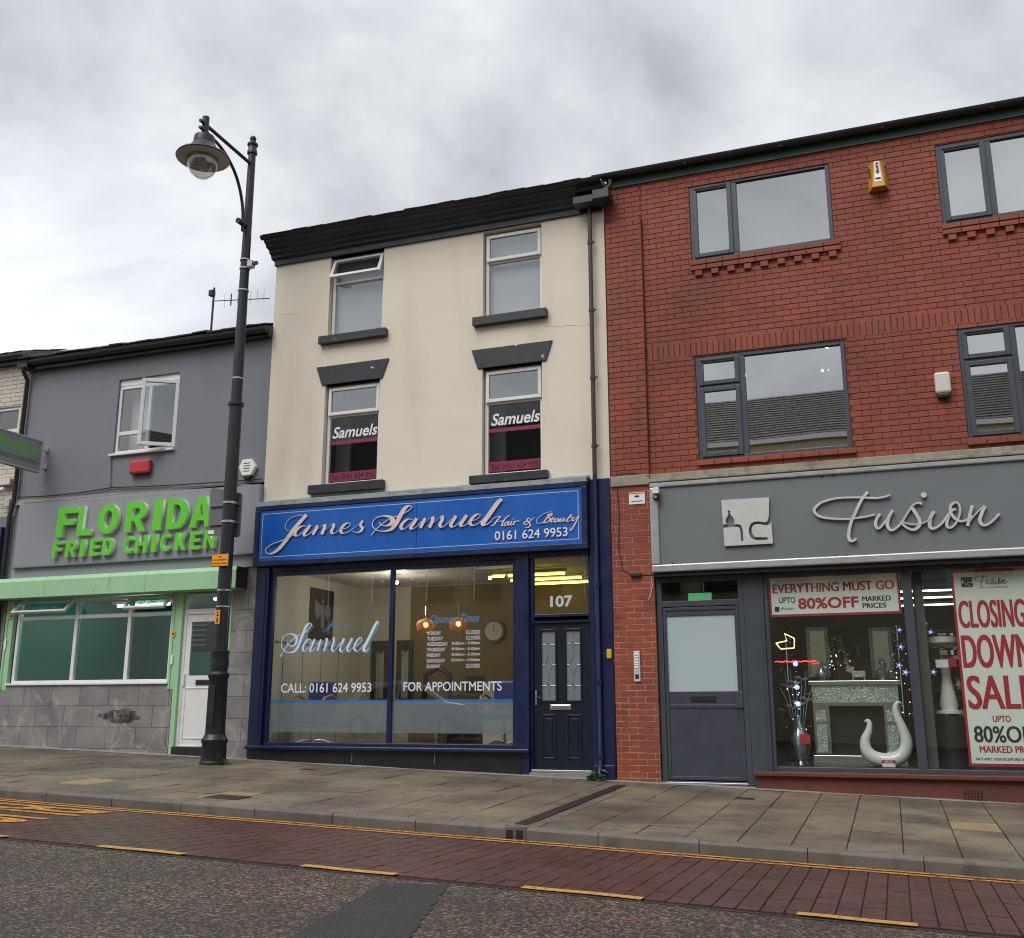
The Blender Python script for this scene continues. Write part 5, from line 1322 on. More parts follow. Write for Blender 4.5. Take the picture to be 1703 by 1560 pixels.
for i, (lab, pts) in enumerate((('violet lit blossom branch in front of the mullion beside the fireplace', [(.15, 2.2), (.15, 1.98), (.11, 1.74), (.18, 1.65)]), ('violet lit blossom branch between the mullion and the white pedestal', [(.47, 2.28), (.53, 2.16), (.52, 1.65)]))):
    br = thing('blossom_branch', lab, 'lights', 'lit blossom branches', loc=(pts[0][0], .5, .5))
    MB().tube([(pts[-1][0], .5, .46)] + [(x, .5, z) for x, z in pts[::-1]], .005, 5).build('twig', 'wood_dark', br)
    for x, z in pts:
        fl = MB()
        for k in range(5):
            t = 6.283 * k / 5; fl.add([(x, .47, z), (x + .03 * math.cos(t - .4), .46, z + .03 * math.sin(t - .4)), (x + .055 * math.cos(t), .45, z + .055 * math.sin(t)), (x + .03 * math.cos(t + .4), .46, z + .03 * math.sin(t + .4))], [(0, 1, 2, 3)])
        b_ = fl.build('blossom', 'petal', br); MB().ball((x, .455, z), .014, 6, 5).build('light', 'led_violet', b_)
    kids(br)
pd = thing('pedestal_vase', 'white ceramic waisted pedestal with a bowl on a black drum', 'vase', loc=(.66, .5, .46))
MB().lathe([(.18, 0), (.18, .035), (.10, .05), (.115, .12), (.09, .25), (.055, .45), (.06, .55), (.075, .58)], (.67, .5, 1.125), 24).build('foot', 'ceramic', pd, smooth=True)
MB().lathe([(.03, 0), (.13, .02), (.185, .07), (.19, .14), (.17, .15)], (.66, .5, 1.95), 24).build('bowl', 'ceramic', pd, smooth=True); MB().lathe([(.19, 0), (.19, .03)], (.66, .5, 2.105), 24).build('rim', 'chrome', pd); MB().lathe([(.17, 0), (.17, .06)], (.66, .5, 1.86), 24).build('band', 'mirror', pd); MB().lathe([(.07, 0), (.08, .16)], (.67, .5, 1.70), 16).build('neck', 'vase_glass', pd)
MB().lathe([(.21, 0), (.21, .64)], (.67, .5, .452), 28).build('drum', 'print_black', pd, smooth=True); bx('price_card', 'print_white', pd, .55, .70, .30, .305, 1.70, 1.80); bx('sale_card', 'print_red', pd, .69, .80, .307, .312, 1.71, 1.82); kids(pd)
for i, (x0, x1, y, z, lab) in enumerate(((.2, 3.4, 1.6, 2.83, 'white ceiling light strip in the gift shop, nearer the glass'), (-.4, 3.4, 2.6, 2.83, 'white ceiling light strip in the gift shop, farther from the glass'), (-1.2, 2.4, 3.8, 2.83, 'white ceiling light strip deep inside the gift shop'))):
    t = thing('light_strip', lab, 'light', 'gift shop light strips', loc=(x0, y, z)); bx('channel', 'room_white', t, x0, x1, y - .04, y + .04, z, z + .04); bx('tube', 'tube_white', t, x0 + .02, x1 - .02, y - .02, y + .02, z - .02, z - .001); kids(t)
for i, (x0, y, h, lab) in enumerate(((-1.3, 2.2, 1.9, 'dark display cabinet at the left side of the gift shop room'), (1.9, 2.4, 1.5, 'dark display cabinet behind the tall closing poster'), (.6, 4.2, 2.0, 'tall display shelf at the back of the gift shop room'))):
    t = thing('display_cabinet', lab, 'cabinet', 'gift shop cabinets', loc=(x0, y, .45)); m = MB(); frame(m, x0, x0 + 1.1, .452, .452 + h, y, y + .4, .05); m.build('carcass', 'print_black', t)
    for k in range(3): 
        z = .452 + h * (k + 1) / 4; s_ = bx('shelf', 'mirror', t, x0 + .05, x0 + 1.05, y + .02, y + .38, z, z + .015)
        for q in range(4): MB().lathe([(.05, 0), (.07, .08), (.03, .16), (.05, .22)], (x0 + .2 + .22 * q, y + .2, z + .015), 10).build('vase', 'ceramic' if (k + q) % 2 else 'crystal', s_, smooth=True)
    kids(t)
# glittering stock round the fireplace: beaded glass trees, mirrored panels, silver balls
def bead_tree(x, y, z, h, lab):
    t = thing('crystal_tree', lab, 'ornament', 'beaded glass trees in the gift shop', loc=(x, y, z))
    MB().tube([(x, y, z), (x, y, z + h)], .008, 6).lathe([(.09, 0), (.09, .015), (.02, .03)], (x, y, z), 14).build('stem', 'chrome', t)
    b_ = MB()
    for k in range(60):
        a, u = random.uniform(0, 6.28), random.uniform(.25, 1.0); r_ = .19 * (1.15 - u) + .03
        b_.ball((x + r_ * math.cos(a), y + r_ * math.sin(a), z + h * u), random.uniform(.010, .022), 6, 4)
    b_.build('beads', 'mirror', t, kind='stuff'); kids(t)
bead_tree(-1.36, .95, .452, 1.75, 'tall beaded glass tree behind the cut glass vase'); bead_tree(-.68, 1.1, 1.56, .62, 'beaded glass tree above the cone ornament on the fireplace'); bead_tree(.12, 1.0, .452, 1.85, 'tall beaded glass tree between fireplace and window mullion'); bead_tree(.98, 1.1, .452, 1.9, 'tall beaded glass tree behind the white pedestal')
for i, (x0, x1, y, z0, z1, lab) in enumerate(((-1.10, -.80, 1.25, 1.62, 2.32, 'narrow mirror with crystal frame standing behind the cone ornament'), (-.25, .05, 1.30, 1.60, 2.30, 'narrow mirror with crystal frame standing behind the round glass bottle'))):
    t = thing('standing_mirror', lab, 'mirror', 'standing mirrors in the gift shop', loc=(x0, y, z0)); m = MB(); frame(m, x0, x1, z0, z1, y, y + .03, .05); m.build('frame', 'crystal', t); bx('glass', 'mirror', t, x0 + .05, x1 - .05, y + .01, y + .02, z0 + .05, z1 - .05); bx('foot', 'print_black', t, x0, x1, y, y + .12, .452, z0); kids(t)
kids(red)

# ================================================================ grey rendered house with the takeaway
grey = thing('grey_terrace_shop', 'two storey grey rendered terrace house above a takeaway with mint green shutter box', 'building', loc=(-12.2, 0, .45))
GX0, GX1 = -14.78, -9.50
GW = (-12.70, -11.37, 5.56, 6.99)
m = wall_sheet(MB(), GX0, GX1, 4.80, 7.50, [GW], .0, .14)
m.quad((GX0, 0, .3), (GX0, 0, 7.5), (GX0, 7, 7.5), (GX0, 7, .3))
m.build('wall', 'render_grey', grey)
m = MB().add([(GX0 + .02, -.06, 4.81), (GX1 - .03, -.06, 4.70), (GX1 - .03, .0, 4.80), (GX0 + .02, .0, 4.95)], [(0, 1, 2, 3)]); m.build('capping', 'stone_cap', grey)
bx('wall_band', 'render_grey', grey, GX0, GX1, .0, .05, 3.42, 4.85)
room(grey, 'room_mid', GW[0] - .3, GW[1] + .3, .15, 2.5, GW[2] - .1, GW[3] + .2)
bx('curtain', 'blind', grey, -12.62, -12.2, .3, .33, 5.5, 7.0); bx('wardrobe', 'wood_dark', grey, -11.9, -11.3, .8, 1.2, 5.5, 7.0)
# window: fixed light, small lower light, casement swung open
a, b, c, d = GW
m = MB(); m.box(a, b, .04, .12, 6.87, d); frame(m, a, b, c + .04, 6.868, .04, .11, .06)
xm = -12.02
m.box(xm - .035, xm + .035, .045, .105, c + .10, 6.808); m.box(a + .06, xm - .035, .045, .105, 5.95, 6.02)
gw = m.build('window', 'upvc_white', grey, .008)
bx('sill', 'upvc_white', gw, a - .05, b + .01, -.06, .06, c, c + .04, .006)
pane(gw, 'pane_double', a + .06, xm - .035, 6.02, 6.808, .07); pane(gw, 'pane_double', a + .06, xm - .035, c + .10, 5.95, .07)
s = MB(); x0, x1, z0, z1 = 0.0, b - xm - .02, c + .07, 6.84
frame(s, x0, x1, z0, z1, -.03, .03, .065); sash = s.build('casement', 'upvc_white', gw, .008); pn = MB().box(x0 + .065, x1 - .065, -.003, .003, z0 + .065, z1 - .065).build('pane', 'pane_double', gw)
for o in (sash, pn): o.data.transform(Matrix.Translation(Vector((b - .01, .03, 0))) @ Matrix.Rotation(R(33), 4, 'Z') @ Matrix.Translation(Vector((-x1, 0, 0))))
# eaves, gutter, slates
bx('soffit_board', 'wood_dark', grey, GX0 - .05, GX1, -.12, .02, 7.38, 7.50)
gutter(grey, GX0 - .1, GX1, -.18, 7.52, .07, 'gutter_black', -.03)
groof = MB().quad((GX0, -.2, 7.57), (GX1, -.2, 7.54), (GX1, 5, 9.05), (GX0, 5, 9.08)).build('roof', 'slate', grey)
slate_big = chamfer_box('roof_slate', 0.29, 0.42, 0.026, 0.005); slate_big.materials.append(MATS['slate'])
slates(groof, GX0 - .1, GX1, -.26, 7.545, R(21), 3, slate_big, .03, -.03)
dpg = MB().tube([(-14.80, -.19, 7.46), (-14.80, -.18, 7.34), (-14.80, -.07, 7.20), (-14.80, -.07, 4.9), (-14.86, -.07, 4.6), (-14.86, -.07, .6)], .042, 10).build('downpipe', 'gutter_black', grey, smooth=True)
bx('hopper_head', 'gutter_black', dpg, -14.92, -14.68, -.24, -.06, 7.40, 7.52, .01)
# fascia and shutter box
bx('fascia_panel', 'florida_panel', grey, GX0 + .16, GX1 - .01, -.10, .0, 3.665, 4.80, .004)
bx('fascia_lip', 'render_grey', grey, GX0 + .16, GX1 - .01, -.13, -.02, 3.635, 3.662, .004)
bx('lower_panel', 'florida_panel', grey, GX0 + .10, GX1 - .01, -.06, .0, 3.44, 3.633, .004)
xs = [-14.95, -13.62, -11.50, -9.72]
for a_, b_ in zip(xs, xs[1:]): MB().profile([(-.32, 3.075), (-.32, 3.36), (-.27, 3.43), (.0, 3.44), (.0, 3.075)][::-1], a_ + .002, b_ - .002).build('shutter_box', 'mint', grey, .004)
bx('shutter_end', 'gutter_black', grey, -9.718, -9.705, -.315, .0, 3.08, 3.42)
for x0, x1, z0 in ((-14.72, -14.55, 1.51), (-11.14, -11.02, 1.50), (-10.06, -9.97, .42)): MB().box(x0, x1, -.02, .06, z0, 3.07).box(x0 + .03, x0 + .06, -.035, -.02, z0, 3.07).build('shutter_guide', 'mint', grey, .004)
MB().box(-11.02, -10.93, -.02, .08, .42, 3.07).build('shutter_guide', 'mint', grey, .004)
for (x, z) in ((-14.62, 2.75), (-11.08, 2.35)):
    p = bx('warning_sticker', 'yellow_box', grey, x - .035, x + .035, -.0385, -.0365, z, z + .1); bx('sticker_print', 'print_black', p, x - .02, x + .02, -.0395, -.0385, z + .035, z + .06)
for (x, z0_, z1_) in ((-11.07, 1.9, 2.06), (-14.66, 2.2, 2.4), (-10.0, 1.86, 2.06)): bx('paper_sticker', 'print_white', grey, x - .02, x + .02, -.0385, -.0365, z0_, z1_)
# tiles, one by one, on the stall riser and the piers
def tiles(x0, x1, z0, z1, y, w, h, stagger=.5):
    bk = bx('tile_backing', 'tile_grout', grey, x0, x1, y + .004, y + .06, z0, z1)
    z, r_ = z1, 0
    while z > z0 + .03:
        zb = max(z - h, z0); x = x0 - (w * stagger if r_ % 2 else 0)
        while x < x1 - .02:
            a_, b_ = max(x, x0), min(x + w, x1)
            if b_ - a_ > .03: bx('wall_tile', 'tile_grey', bk, a_ + .003, b_ - .003, y - .004 - random.uniform(0, .002), y + .004, zb + .003, z - .003, .002)
            x += w
        z = zb; r_ += 1
tiles(-14.74, -11.03, .40, 1.585, -.012, .61, .343)
tiles(-9.97, -9.53, .38, 3.44, -.012, .61, .343)
tiles(-14.92, -14.74, .40, 3.06, -.012, .61, .343)
sm = MB(); n = 18
vv = [(-12.0 + .42 * math.cos(6.283 * k / n) * (1 + .25 * math.sin(5 * k)), -.0185, 1.07 + .115 * math.sin(6.283 * k / n) * (1 + .2 * math.cos(3 * k))) for k in range(n)]
film('soot', lin(34, 31, 30), 0.85, 0.85, 9, 0.36, 0.62)
sm.add(vv, [tuple(range(n))]); sm.build('soot_mark', 'soot', grey)
MB().tube([(-14.9, -.14, .86), (-14.74, -.12, .87), (-14.66, -.06, .86)], .05, 10).build('flue_outlet', 'steel', grey, smooth=True)
# shop window of the takeaway
m = MB(); frame(m, -14.50, -11.14, 1.60, 3.07, .03, .10, .06, .07); m.box(-13.22, -13.15, .03, .10, 1.67, 3.01); m.box(-12.085, -12.01, .03, .10, 1.67, 3.01)
for a_, b_ in ((-14.44, -13.22), (-13.15, -12.085), (-12.01, -11.20)): m.box(a_, b_, .032, .098, 2.71, 2.78)
tw = m.build('shop_window', 'upvc_white', grey, .008)
bx('sill', 'upvc_white', tw, -14.56, -11.12, -.05, .06, 1.588, 1.625, .006)
for a_, b_ in ((-14.44, -13.22), (-13.15, -12.085), (-12.01, -11.20)): pane(tw, 'pane_teal', a_, b_, 1.67, 2.71, .06)
pane(tw, 'pane_teal', -13.15, -12.085, 2.78, 3.01, .06)
for (a_, b_, word) in ((-14.44, -13.24, 'HALAL'), (-12.03, -11.18, '627 2992')):
    s = MB(); frame(s, a_, b_, 2.74, 3.04, -.025, .025, .045); sash = s.build('top_sash', 'upvc_white', tw, .006); pn = MB().box(a_ + .045, b_ - .045, -.003, .003, 2.785, 2.995).build('pane', 'pane_teal', tw)
    tm = text_mesh(word, a_ + .28, b_ - .22, 2.83, 2.95, -.006, bold=.02); tx = link('window_lettering', tm, 'print_mint', tw)
    for o in (sash, pn, tx): o.data.transform(Matrix.Translation(Vector((0, .01, 3.04))) @ Matrix.Rotation(R(-44), 4, 'X') @ Matrix.Translation(Vector((0, 0, -3.04))))
room(grey, 'room_teal', -14.55, -9.6, .12, 3.6, .45, 3.2, 'takeaway_room')
ct = thing('serving_counter', 'dark topped serving counter inside the takeaway', 'counter', loc=(-12.6, 2, .5))
bx('front', 'room_teal', ct, -14.3, -11.9, 2.0, 2.6, .46, 1.55); bx('top', 'print_black', ct, -14.35, -11.85, 1.95, 2.65, 1.55, 1.60); kids(ct)
mb_ = thing('menu_board', 'row of dark menu boards on the takeaway back wall', 'menu board', loc=(-12.5, 3.5, 2.3))
for k in range(4):
    p = bx('menu_panel', 'navy_plinth', mb_, -13.6 + .75 * k, -12.9 + .75 * k, 3.5, 3.55, 2.35, 3.0)
    for q in range(5): bx('menu_line', 'blind', p, -13.52 + .75 * k, -13.05 + .75 * k, 3.495, 3.5, 2.45 + .1 * q, 2.47 + .1 * q)
kids(mb_)
ph = bx('wall_photo', 'wood_pale', None, -11.4, -10.6, 3.5, 3.55, 2.4, 2.85); tag(ph, 'wide brown photo panel on the takeaway back wall', 'picture')
tb = thing('ceiling_tube', 'white fluorescent tube glowing behind the takeaway door', 'light', loc=(-10.6, .9, 3.0))
bx('batten', 'room_white', tb, -11.05, -10.2, .86, .94, 3.10, 3.15); MB().tube([(-11.0, .9, 3.06), (-10.25, .9, 3.06)], .025, 8).build('tube', 'tube_white', tb); kids(tb)
lq = bpy.data.lights.new('takeaway_tube_light', 'POINT'); lq.energy = 13; lq.shadow_soft_size = .3; lq.color = (.86, 1, .96)
lqo = bpy.data.objects.new('takeaway_tube_light', lq); C.objects.link(lqo); lqo.location = (-13.0, 1.4, 2.85); lqo['kind'] = 'helper'
tb2 = thing('ceiling_tube', 'white fluorescent tube over the takeaway counter', 'light', loc=(-13, 1.6, 3.0))
bx('batten', 'room_white', tb2, -13.8, -12.4, 1.56, 1.64, 3.12, 3.17); MB().tube([(-13.7, 1.6, 3.09), (-12.5, 1.6, 3.09)], .02, 8).build('tube', 'tube_white', tb2); kids(tb2)
# door
m = MB(); frame(m, -10.93, -10.06, .60, 3.05, .03, .10, .055, .02); m.box(-10.875, -10.115, .03, .10, 2.71, 2.80)
fr = m.build('door_frame', 'upvc_white', grey, .006); pane(fr, 'pane_clear', -10.875, -10.115, 2.80, 2.995, .06)
dd = MB(); wall_sheet(dd, -10.875, -10.115, .62, 2.705, [(-10.775, -10.215, 1.72, 2.59)], .045, .03); dd = dd.build('door', 'upvc_white', grey)
pane(dd, 'pane_clear', -10.775, -10.215, 1.72, 2.59, .06)
m = MB(); frame(m, -10.83, -10.16, .72, 1.53, .035, .045, .02); m.build('panel_bead', 'upvc_white', dd, .006); bx('letterbox', 'print_black', dd, -10.62, -10.36, .03, .045, 1.57, 1.65, .006)
bx('handle', 'upvc_white', dd, -10.865, -10.835, .01, .045, 1.55, 1.75, .008)
bx('doorstep', 'navy_plinth', grey, -10.96, -10.05, -.03, .10, .30, .60, .006)
# fittings
rb = thing('vent_box', 'red plastic box on the grey render below the open window', 'box', loc=(-12, -.1, 5.2)); MB().box(-12.235, -11.80, -.10, .0, 5.185, 5.425).build('cover', 'red_box', rb, .035); bx('slot', 'wood_dark', rb, -12.20, -11.84, -.095, -.03, 5.178, 5.19); kids(rb)
ha = thing('alarm_box', 'white hexagonal alarm box on the grey render beside the cream house', 'alarm', loc=(-9.8, -.05, 4.95))
MB().prism([(-9.97, 5.12), (-9.90, 5.25), (-9.73, 5.25), (-9.64, 5.12), (-9.72, 4.97), (-9.89, 4.97)][::-1], -.08, .0).build('cover', 'print_white', ha, .012)
MB().prism([(-9.89, 4.968), (-9.72, 4.968), (-9.76, 4.92), (-9.86, 4.92)][::-1], -.075, .0).build('lens', 'navy_plinth', ha, .006)
for k in range(4): bx('lettering', 'print_black', ha, -9.87, -9.75, -.083, -.08, 5.04 + .045 * k, 5.052 + .045 * k)
kids(ha)
cb = MB()
def droop(p, q, sag, n=10): return [tuple(p[j] + (q[j] - p[j]) * t + (0 if j < 2 else -sag * 4 * t * (1 - t)) for j in range(3)) for t in [k / n for k in range(n + 1)]]
cb.tube(droop((-14.75, -.03, 4.97), (-12.65, -.03, 4.99), .04), .011, 6); cb.tube(droop((-12.65, -.03, 4.99), (-9.52, -.04, 4.90), .02, 14), .011, 6)
tag(cb.build('wall_cable', 'cable'), 'thick black cable sagging across the grey render above the green letters', 'cable')
cb = MB().tube(droop((-14.6, -.07, 4.86), (-11.4, -.07, 4.86), .02, 14), .007, 5).tube(droop((-11.4, -.07, 4.86), (-9.55, -.05, 4.78), -.05, 10), .007, 5)
tag(cb.build('wall_cable', 'cable_pale'), 'pale wires along the stone capping above the green letters', 'cable')
lc = MB().tube([(-12.66, -.02, 4.98), (-12.70, -.02, 5.55)], .006, 5); tag(lc.build('wall_cable', 'cable'), 'thin dark cable rising from the capping to the open window sill', 'cable')
fs = thing('shop_sign', 'raised bright green block letters on the grey takeaway fascia', 'sign', loc=(-12, -.1, 3.8))
def outline(ch):
    """Condensed heavy block capitals on a unit square: outer edge first, then counters."""
    def arc(cx, cz, rx, rz, a0, a1, n=10): return [(cx + rx * math.cos(R(a0 + (a1 - a0) * k / n)), cz + rz * math.sin(R(a0 + (a1 - a0) * k / n))) for k in range(n + 1)]
    s, t = .34, .20
    if ch == 'I': return [[(0, 0), (1, 0), (1, 1), (0, 1)]]
    if ch == 'L': return [[(0, 0), (1, 0), (1, t), (s + .04, t), (s + .04, 1), (0, 1)]]
    if ch == 'F': return [[(0, 0), (s, 0), (s, .40), (.86, .40), (.86, .60), (s, .60), (s, .80), (1, .80), (1, 1), (0, 1)]]
    if ch == 'E': return [[(0, 0), (1, 0), (1, .19), (s, .19), (s, .41), (.88, .41), (.88, .59), (s, .59), (s, .81), (1, .81), (1, 1), (0, 1)]]
    if ch == 'H': return [[(0, 0), (.3, 0), (.3, .40), (.7, .40), (.7, 0), (1, 0), (1, 1), (.7, 1), (.7, .60), (.3, .60), (.3, 1), (0, 1)]]
    if ch == 'N': return [[(0, 0), (.27, 0), (.27, .58), (.70, 0), (1, 0), (1, 1), (.73, 1), (.73, .44), (.30, 1), (0, 1)]]
    if ch == 'K': return [[(0, 0), (s, 0), (s, .34), (.66, 0), (1, 0), (.60, .55), (.97, 1), (.64, 1), (s, .62), (s, 1), (0, 1)]]
    if ch == 'A': return [[(0, 0), (.27, 0), (.34, .22), (.66, .22), (.73, 0), (1, 0), (.68, 1), (.32, 1)], [(.39, .40), (.61, .40), (.50, .78)]]
    if ch == 'O': return [arc(.5, .5, .5, .5, 0, 354, 30), arc(.5, .5, .20, .29, 0, 354, 24)]
    if ch == 'D': return [[(0, 0)] + arc(.45, .5, .55, .5, -90, 90, 16) + [(0, 1)], [(.29, .2)] + arc(.42, .5, .25, .3, -90, 90, 12) + [(.29, .8)]]
    if ch == 'C': return [arc(.52, .5, .52, .5, 42, 318, 22) + [(.70, .28)] + arc(.52, .5, .22, .30, 312, 48, 16) + [(.70, .72)]]
    if ch == 'R': return [[(0, 0), (.3, 0), (.3, .36), (.42, .36), (.70, 0), (1.02, 0), (.70, .40)] + arc(.56, .69, .42, .31, -62, 90, 12) + [(0, 1)], [(.3, .55)] + arc(.50, .675, .17, .125, -90, 90, 8) + [(.3, .80)]]
def letter_mesh(ch, x0, x1, z0, z1, y, depth, slant=.05):
    cu = bpy.data.curves.new('letter', 'CURVE'); cu.dimensions = '2D'; cu.fill_mode = 'BOTH'; cu.extrude = .5 if depth else 0.0
    for loop in outline(ch):
        sp = cu.splines.new('POLY'); sp.points.add(len(loop) - 1); sp.use_cyclic_u = True
        for p, (a, b) in zip(sp.points, loop): p.co = (a, b, 0, 1)
    to = bpy.data.objects.new('letter', cu); C.objects.link(to); bpy.context.view_layer.update()
    me = bpy.data.meshes.new_from_object(to.evaluated_get(bpy.context.evaluated_depsgraph_get())); bpy.data.objects.remove(to); bpy.data.curves.remove(cu); me.materials.clear()
    for v in me.vertices:
        a, b, c = v.co; v.co = (x0 + a * (x1 - x0) + slant * (b - .5) * (z1 - z0), y - depth * (c + .5 if depth else 0), z0 + b * (z1 - z0))
    me.update(); return me
def block(ch, x0, x1, z0, z1):
    yb = -.104; 
    side = letter_mesh(ch, x0, x1, z0, z1, yb, .075); face = letter_mesh(ch, x0, x1, z0, z1, yb - .0775, .0)
    o = link('letter', side, 'green_side', fs); link('letter_face', face, 'green_face', o)
for ch, (a_, b_) in zip('FLORIDA', [(-13.63, -13.19), (-13.17, -12.86), (-12.73, -12.29), (-12.13, -11.70), (-11.55, -11.38), (-11.27, -10.85), (-10.80, -10.37)]): block(ch, a_, b_, 4.135, 4.655)
for ch, (a_, b_) in zip('FRIEDCHICKEN', [(-13.67, -13.47), (-13.38, -13.15), (-13.06, -12.96), (-12.85, -12.65), (-12.58, -12.35), (-12.14, -11.92), (-11.89, -11.64), (-11.55, -11.45), (-11.37, -11.15), (-11.07, -10.84), (-10.77, -10.57), (-10.49, -10.27)]): block(ch, a_, b_, 3.765, 4.065)
kids(fs)
# projecting sign
ps = thing('projecting_sign', 'grey box sign with green lettering jutting out from the takeaway wall', 'sign', loc=(-14.2, -.2, 5.4))
bx('box', 'florida_panel', ps, -14.27, -14.155, -1.75, -.16, 5.35, 5.935, .004); m = MB(); 
for (ya, yb, za, zb) in ((-1.75, -.16, 5.35, 5.37), (-1.75, -.16, 5.915, 5.935), (-.185, -.16, 5.37, 5.915)): m.box(-14.16, -14.145, ya, yb, za, zb)
m.build('trim', 'silver', ps)
for z in (5.45, 5.78): bx('bracket', 'upvc_white', ps, -14.24, -14.18, -.16, .0, z, z + .09, .006)
for body, a_, b_, c_, d_, mm_ in (('FLORIDA', -1.12, -.24, 5.64, 5.80, 'green_face'), ('FRIED CHICKEN', -1.12, -.28, 5.47, 5.55, 'leaf')):
    me = text_mesh(body, a_, b_, c_, d_, 0.0, bold=.012)
    for v in me.vertices: v.co = (-14.152, v.co.x, v.co.z)
    link('lettering', me, mm_, ps)
kids(ps)
ae = thing('roof_aerial', 'black television aerial on a mast behind the grey house eaves', 'aerial', loc=(-12.7, 2.5, 8.4))
MB().tube([(-12.71, 2.5, 8.3), (-12.70, 2.5, 9.80)], .022, 8).build('mast', 'cable', ae); MB().tube([(-12.70, 2.5, 9.50), (-11.45, 2.7, 9.46)], .010, 6).build('boom', 'cable', ae)
for k in range(7): 
    x = -12.45 + .16 * k; l = .13 if k else .17; MB().tube([(x, 2.54, 9.49 - l), (x, 2.54, 9.49 + l)], .014 if k == 1 else .003, 5).build('element', 'cable', ae)
bx('clamp_box', 'cable', ae, -12.80, -12.70, 2.45, 2.55, 9.62, 9.74); kids(ae)
kids(grey)

# ================================================================ painted brick house at the far left
pb = thing('painted_brick_shop', 'cream painted brick house with white window beyond the takeaway downpipe', 'building', loc=(-17, 0, .5))
m = wall_sheet(MB(), -19.5, -14.775, 4.6, 7.62, [(-17.2, -14.98, 5.85, 6.75)], .016, .12); pw = m.build('wall', 'mortar_cream', pb)
bricks = []; lay(-16.6, -14.80, 4.62, 7.60, .010, [(-17.2, -14.98, 5.85, 6.75)], .0)
v_, f_ = brick_mesh(LEN, ROW); cb_me = bpy.data.meshes.new('brick'); cb_me.from_pydata(v_, [], f_); cb_me.update(); cb_me.materials.append(MATS['brick_cream'])
bricks.sort(key=lambda b: -b[0])
for x, z, l, h, y in bricks[:200]:
    o = bpy.data.objects.new('brick', cb_me); C.objects.link(o); o.parent = pw; o.location = (x, y + random.uniform(-.003, .001), z); o.scale = ((l - .009) / (LEN - .009), 1, h / ROW)
m = MB()
for x, z, l, h, y in bricks[200:]:
    v, f = brick_mesh(l, h); m.add([(x + p, y + q, z + r_) for p, q, r_ in v], f)
if m.v: m.build('brickwork', 'brick_cream', pw, kind='stuff')
m = MB(); frame(m, -17.2, -14.98, 5.85, 6.75, .04, .10, .06); m.box(-15.62, -15.55, .042, .098, 5.91, 6.69); m.box(-15.55, -15.04, .043, .097, 6.25, 6.32); pwn = m.build('window', 'upvc_white', pb, .006)
pane(pwn, 'pane_double', -17.14, -15.62, 5.91, 6.69, .07); pane(pwn, 'pane_double', -15.55, -15.04, 6.32, 6.69, .07); pane(pwn, 'pane_double', -15.55, -15.04, 5.91, 6.25, .07)
room(pb, 'room_dark', -17.4, -14.9, .14, 2, 5.6, 7.0)
bx('eaves_board', 'wood_dark', pb, -19.5, -14.86, -.10, .0, 7.56, 7.66); gutter(pb, -19.5, -14.84, -.16, 7.70, .07, 'gutter_black')
pr = MB().quad((-19.5, -.2, 7.74), (-14.8, -.2, 7.74), (-14.8, 5, 9.6), (-19.5, 5, 9.6)).build('roof', 'slate_bluegrey', pb)
sl2 = chamfer_box('roof_slate', 0.29, 0.42, 0.014, 0.003); sl2.materials.append(MATS['slate_bluegrey']); slates(pr, -17.0, -14.8, -.24, 7.72, R(20.5), 4, sl2)
bx('lower_wall', 'render_grey', pb, -19.5, -14.775, .0, .1, .3, 4.62)
bx('cornice_board', 'upvc_cream', pb, -19.5, -14.9, -.12, .0, 5.20, 5.32, .01)
kids(pb)
ns = thing('shop_sign', 'navy shop sign with red numeral beyond the black downpipe', 'sign', loc=(-15.4, -.1, 3.8))
bx('board', 'navy_paint', ns, -18.5, -14.98, -.10, .0, 3.66, 4.42, .006); text_chars('letter', 'print_red', ns, '1', -15.16, -15.02, 3.76, 4.25, -.105, .02, bold=.03)
m = MB().tube([(-15.2, -.25, 3.52), (-15.2, -.10, 3.52)], .26, 24); m.build('roundel', 'navy_paint', ns); bx('roundel_band', 'print_red', ns, -15.42, -14.99, -.262, -.25, 3.35, 3.55); kids(ns)
cm = thing('security_camera', 'white bullet camera on the painted brick wall beside the black downpipe', 'camera', loc=(-15, -.2, 5.0))
MB().tube([(-15.12, -.30, 5.03), (-14.90, -.22, 5.09)], .045, 12).build('body', 'upvc_white', cm, smooth=True); bx('wall_box', 'upvc_white', cm, -15.02, -14.90, -.08, .0, 4.80, 4.94, .01); kids(cm)

# ================================================================ street furniture
LXP, LYP = -9.51, -.89
lamp = thing('street_lamp', 'tall black street lamp with bell shaped lantern on a curved bracket', 'lamp post', loc=(LXP, LYP, pav_z(LXP, LYP)))
zb = pav_z(LXP, LYP) - .01
MB().lathe([(.205, 0), (.205, .04), (.185, .06), (.18, .30), (.19, .32), (.195, .36), (.165, .40), (.15, .44)], (LXP, LYP, zb), 24).build('base', 'post_black', lamp, smooth=True)
MB().lathe([(.145, .44), (.14, 1.25), (.155, 1.27), (.16, 1.31), (.125, 1.35), (.13, 1.42), (.135, 1.50), (.125, 1.60), (.135, 1.62), (.135, 1.66), (.105, 1.68)], (LXP, LYP, zb), 24).build('casing', 'post_black', lamp, smooth=True)
MB().lathe([(.105, 1.66), (.098, 5.52), (.125, 5.53), (.125, 5.58), (.09, 5.60)], (LXP, LYP, zb), 20).build('lower_shaft', 'post_black', lamp, smooth=True)
MB().lathe([(.088, 5.60), (.062, 9.98), (.085, 10.0), (.085, 10.05), (.07, 10.08), (.07, 10.14), (.09, 10.16), (.09, 10.19), (.05, 10.22), (.05, 10.25)], (LXP, LYP, zb), 20).ball((LXP, LYP, zb + 10.29), .055, 12, 8).build('upper_shaft', 'post_black', lamp, smooth=True)
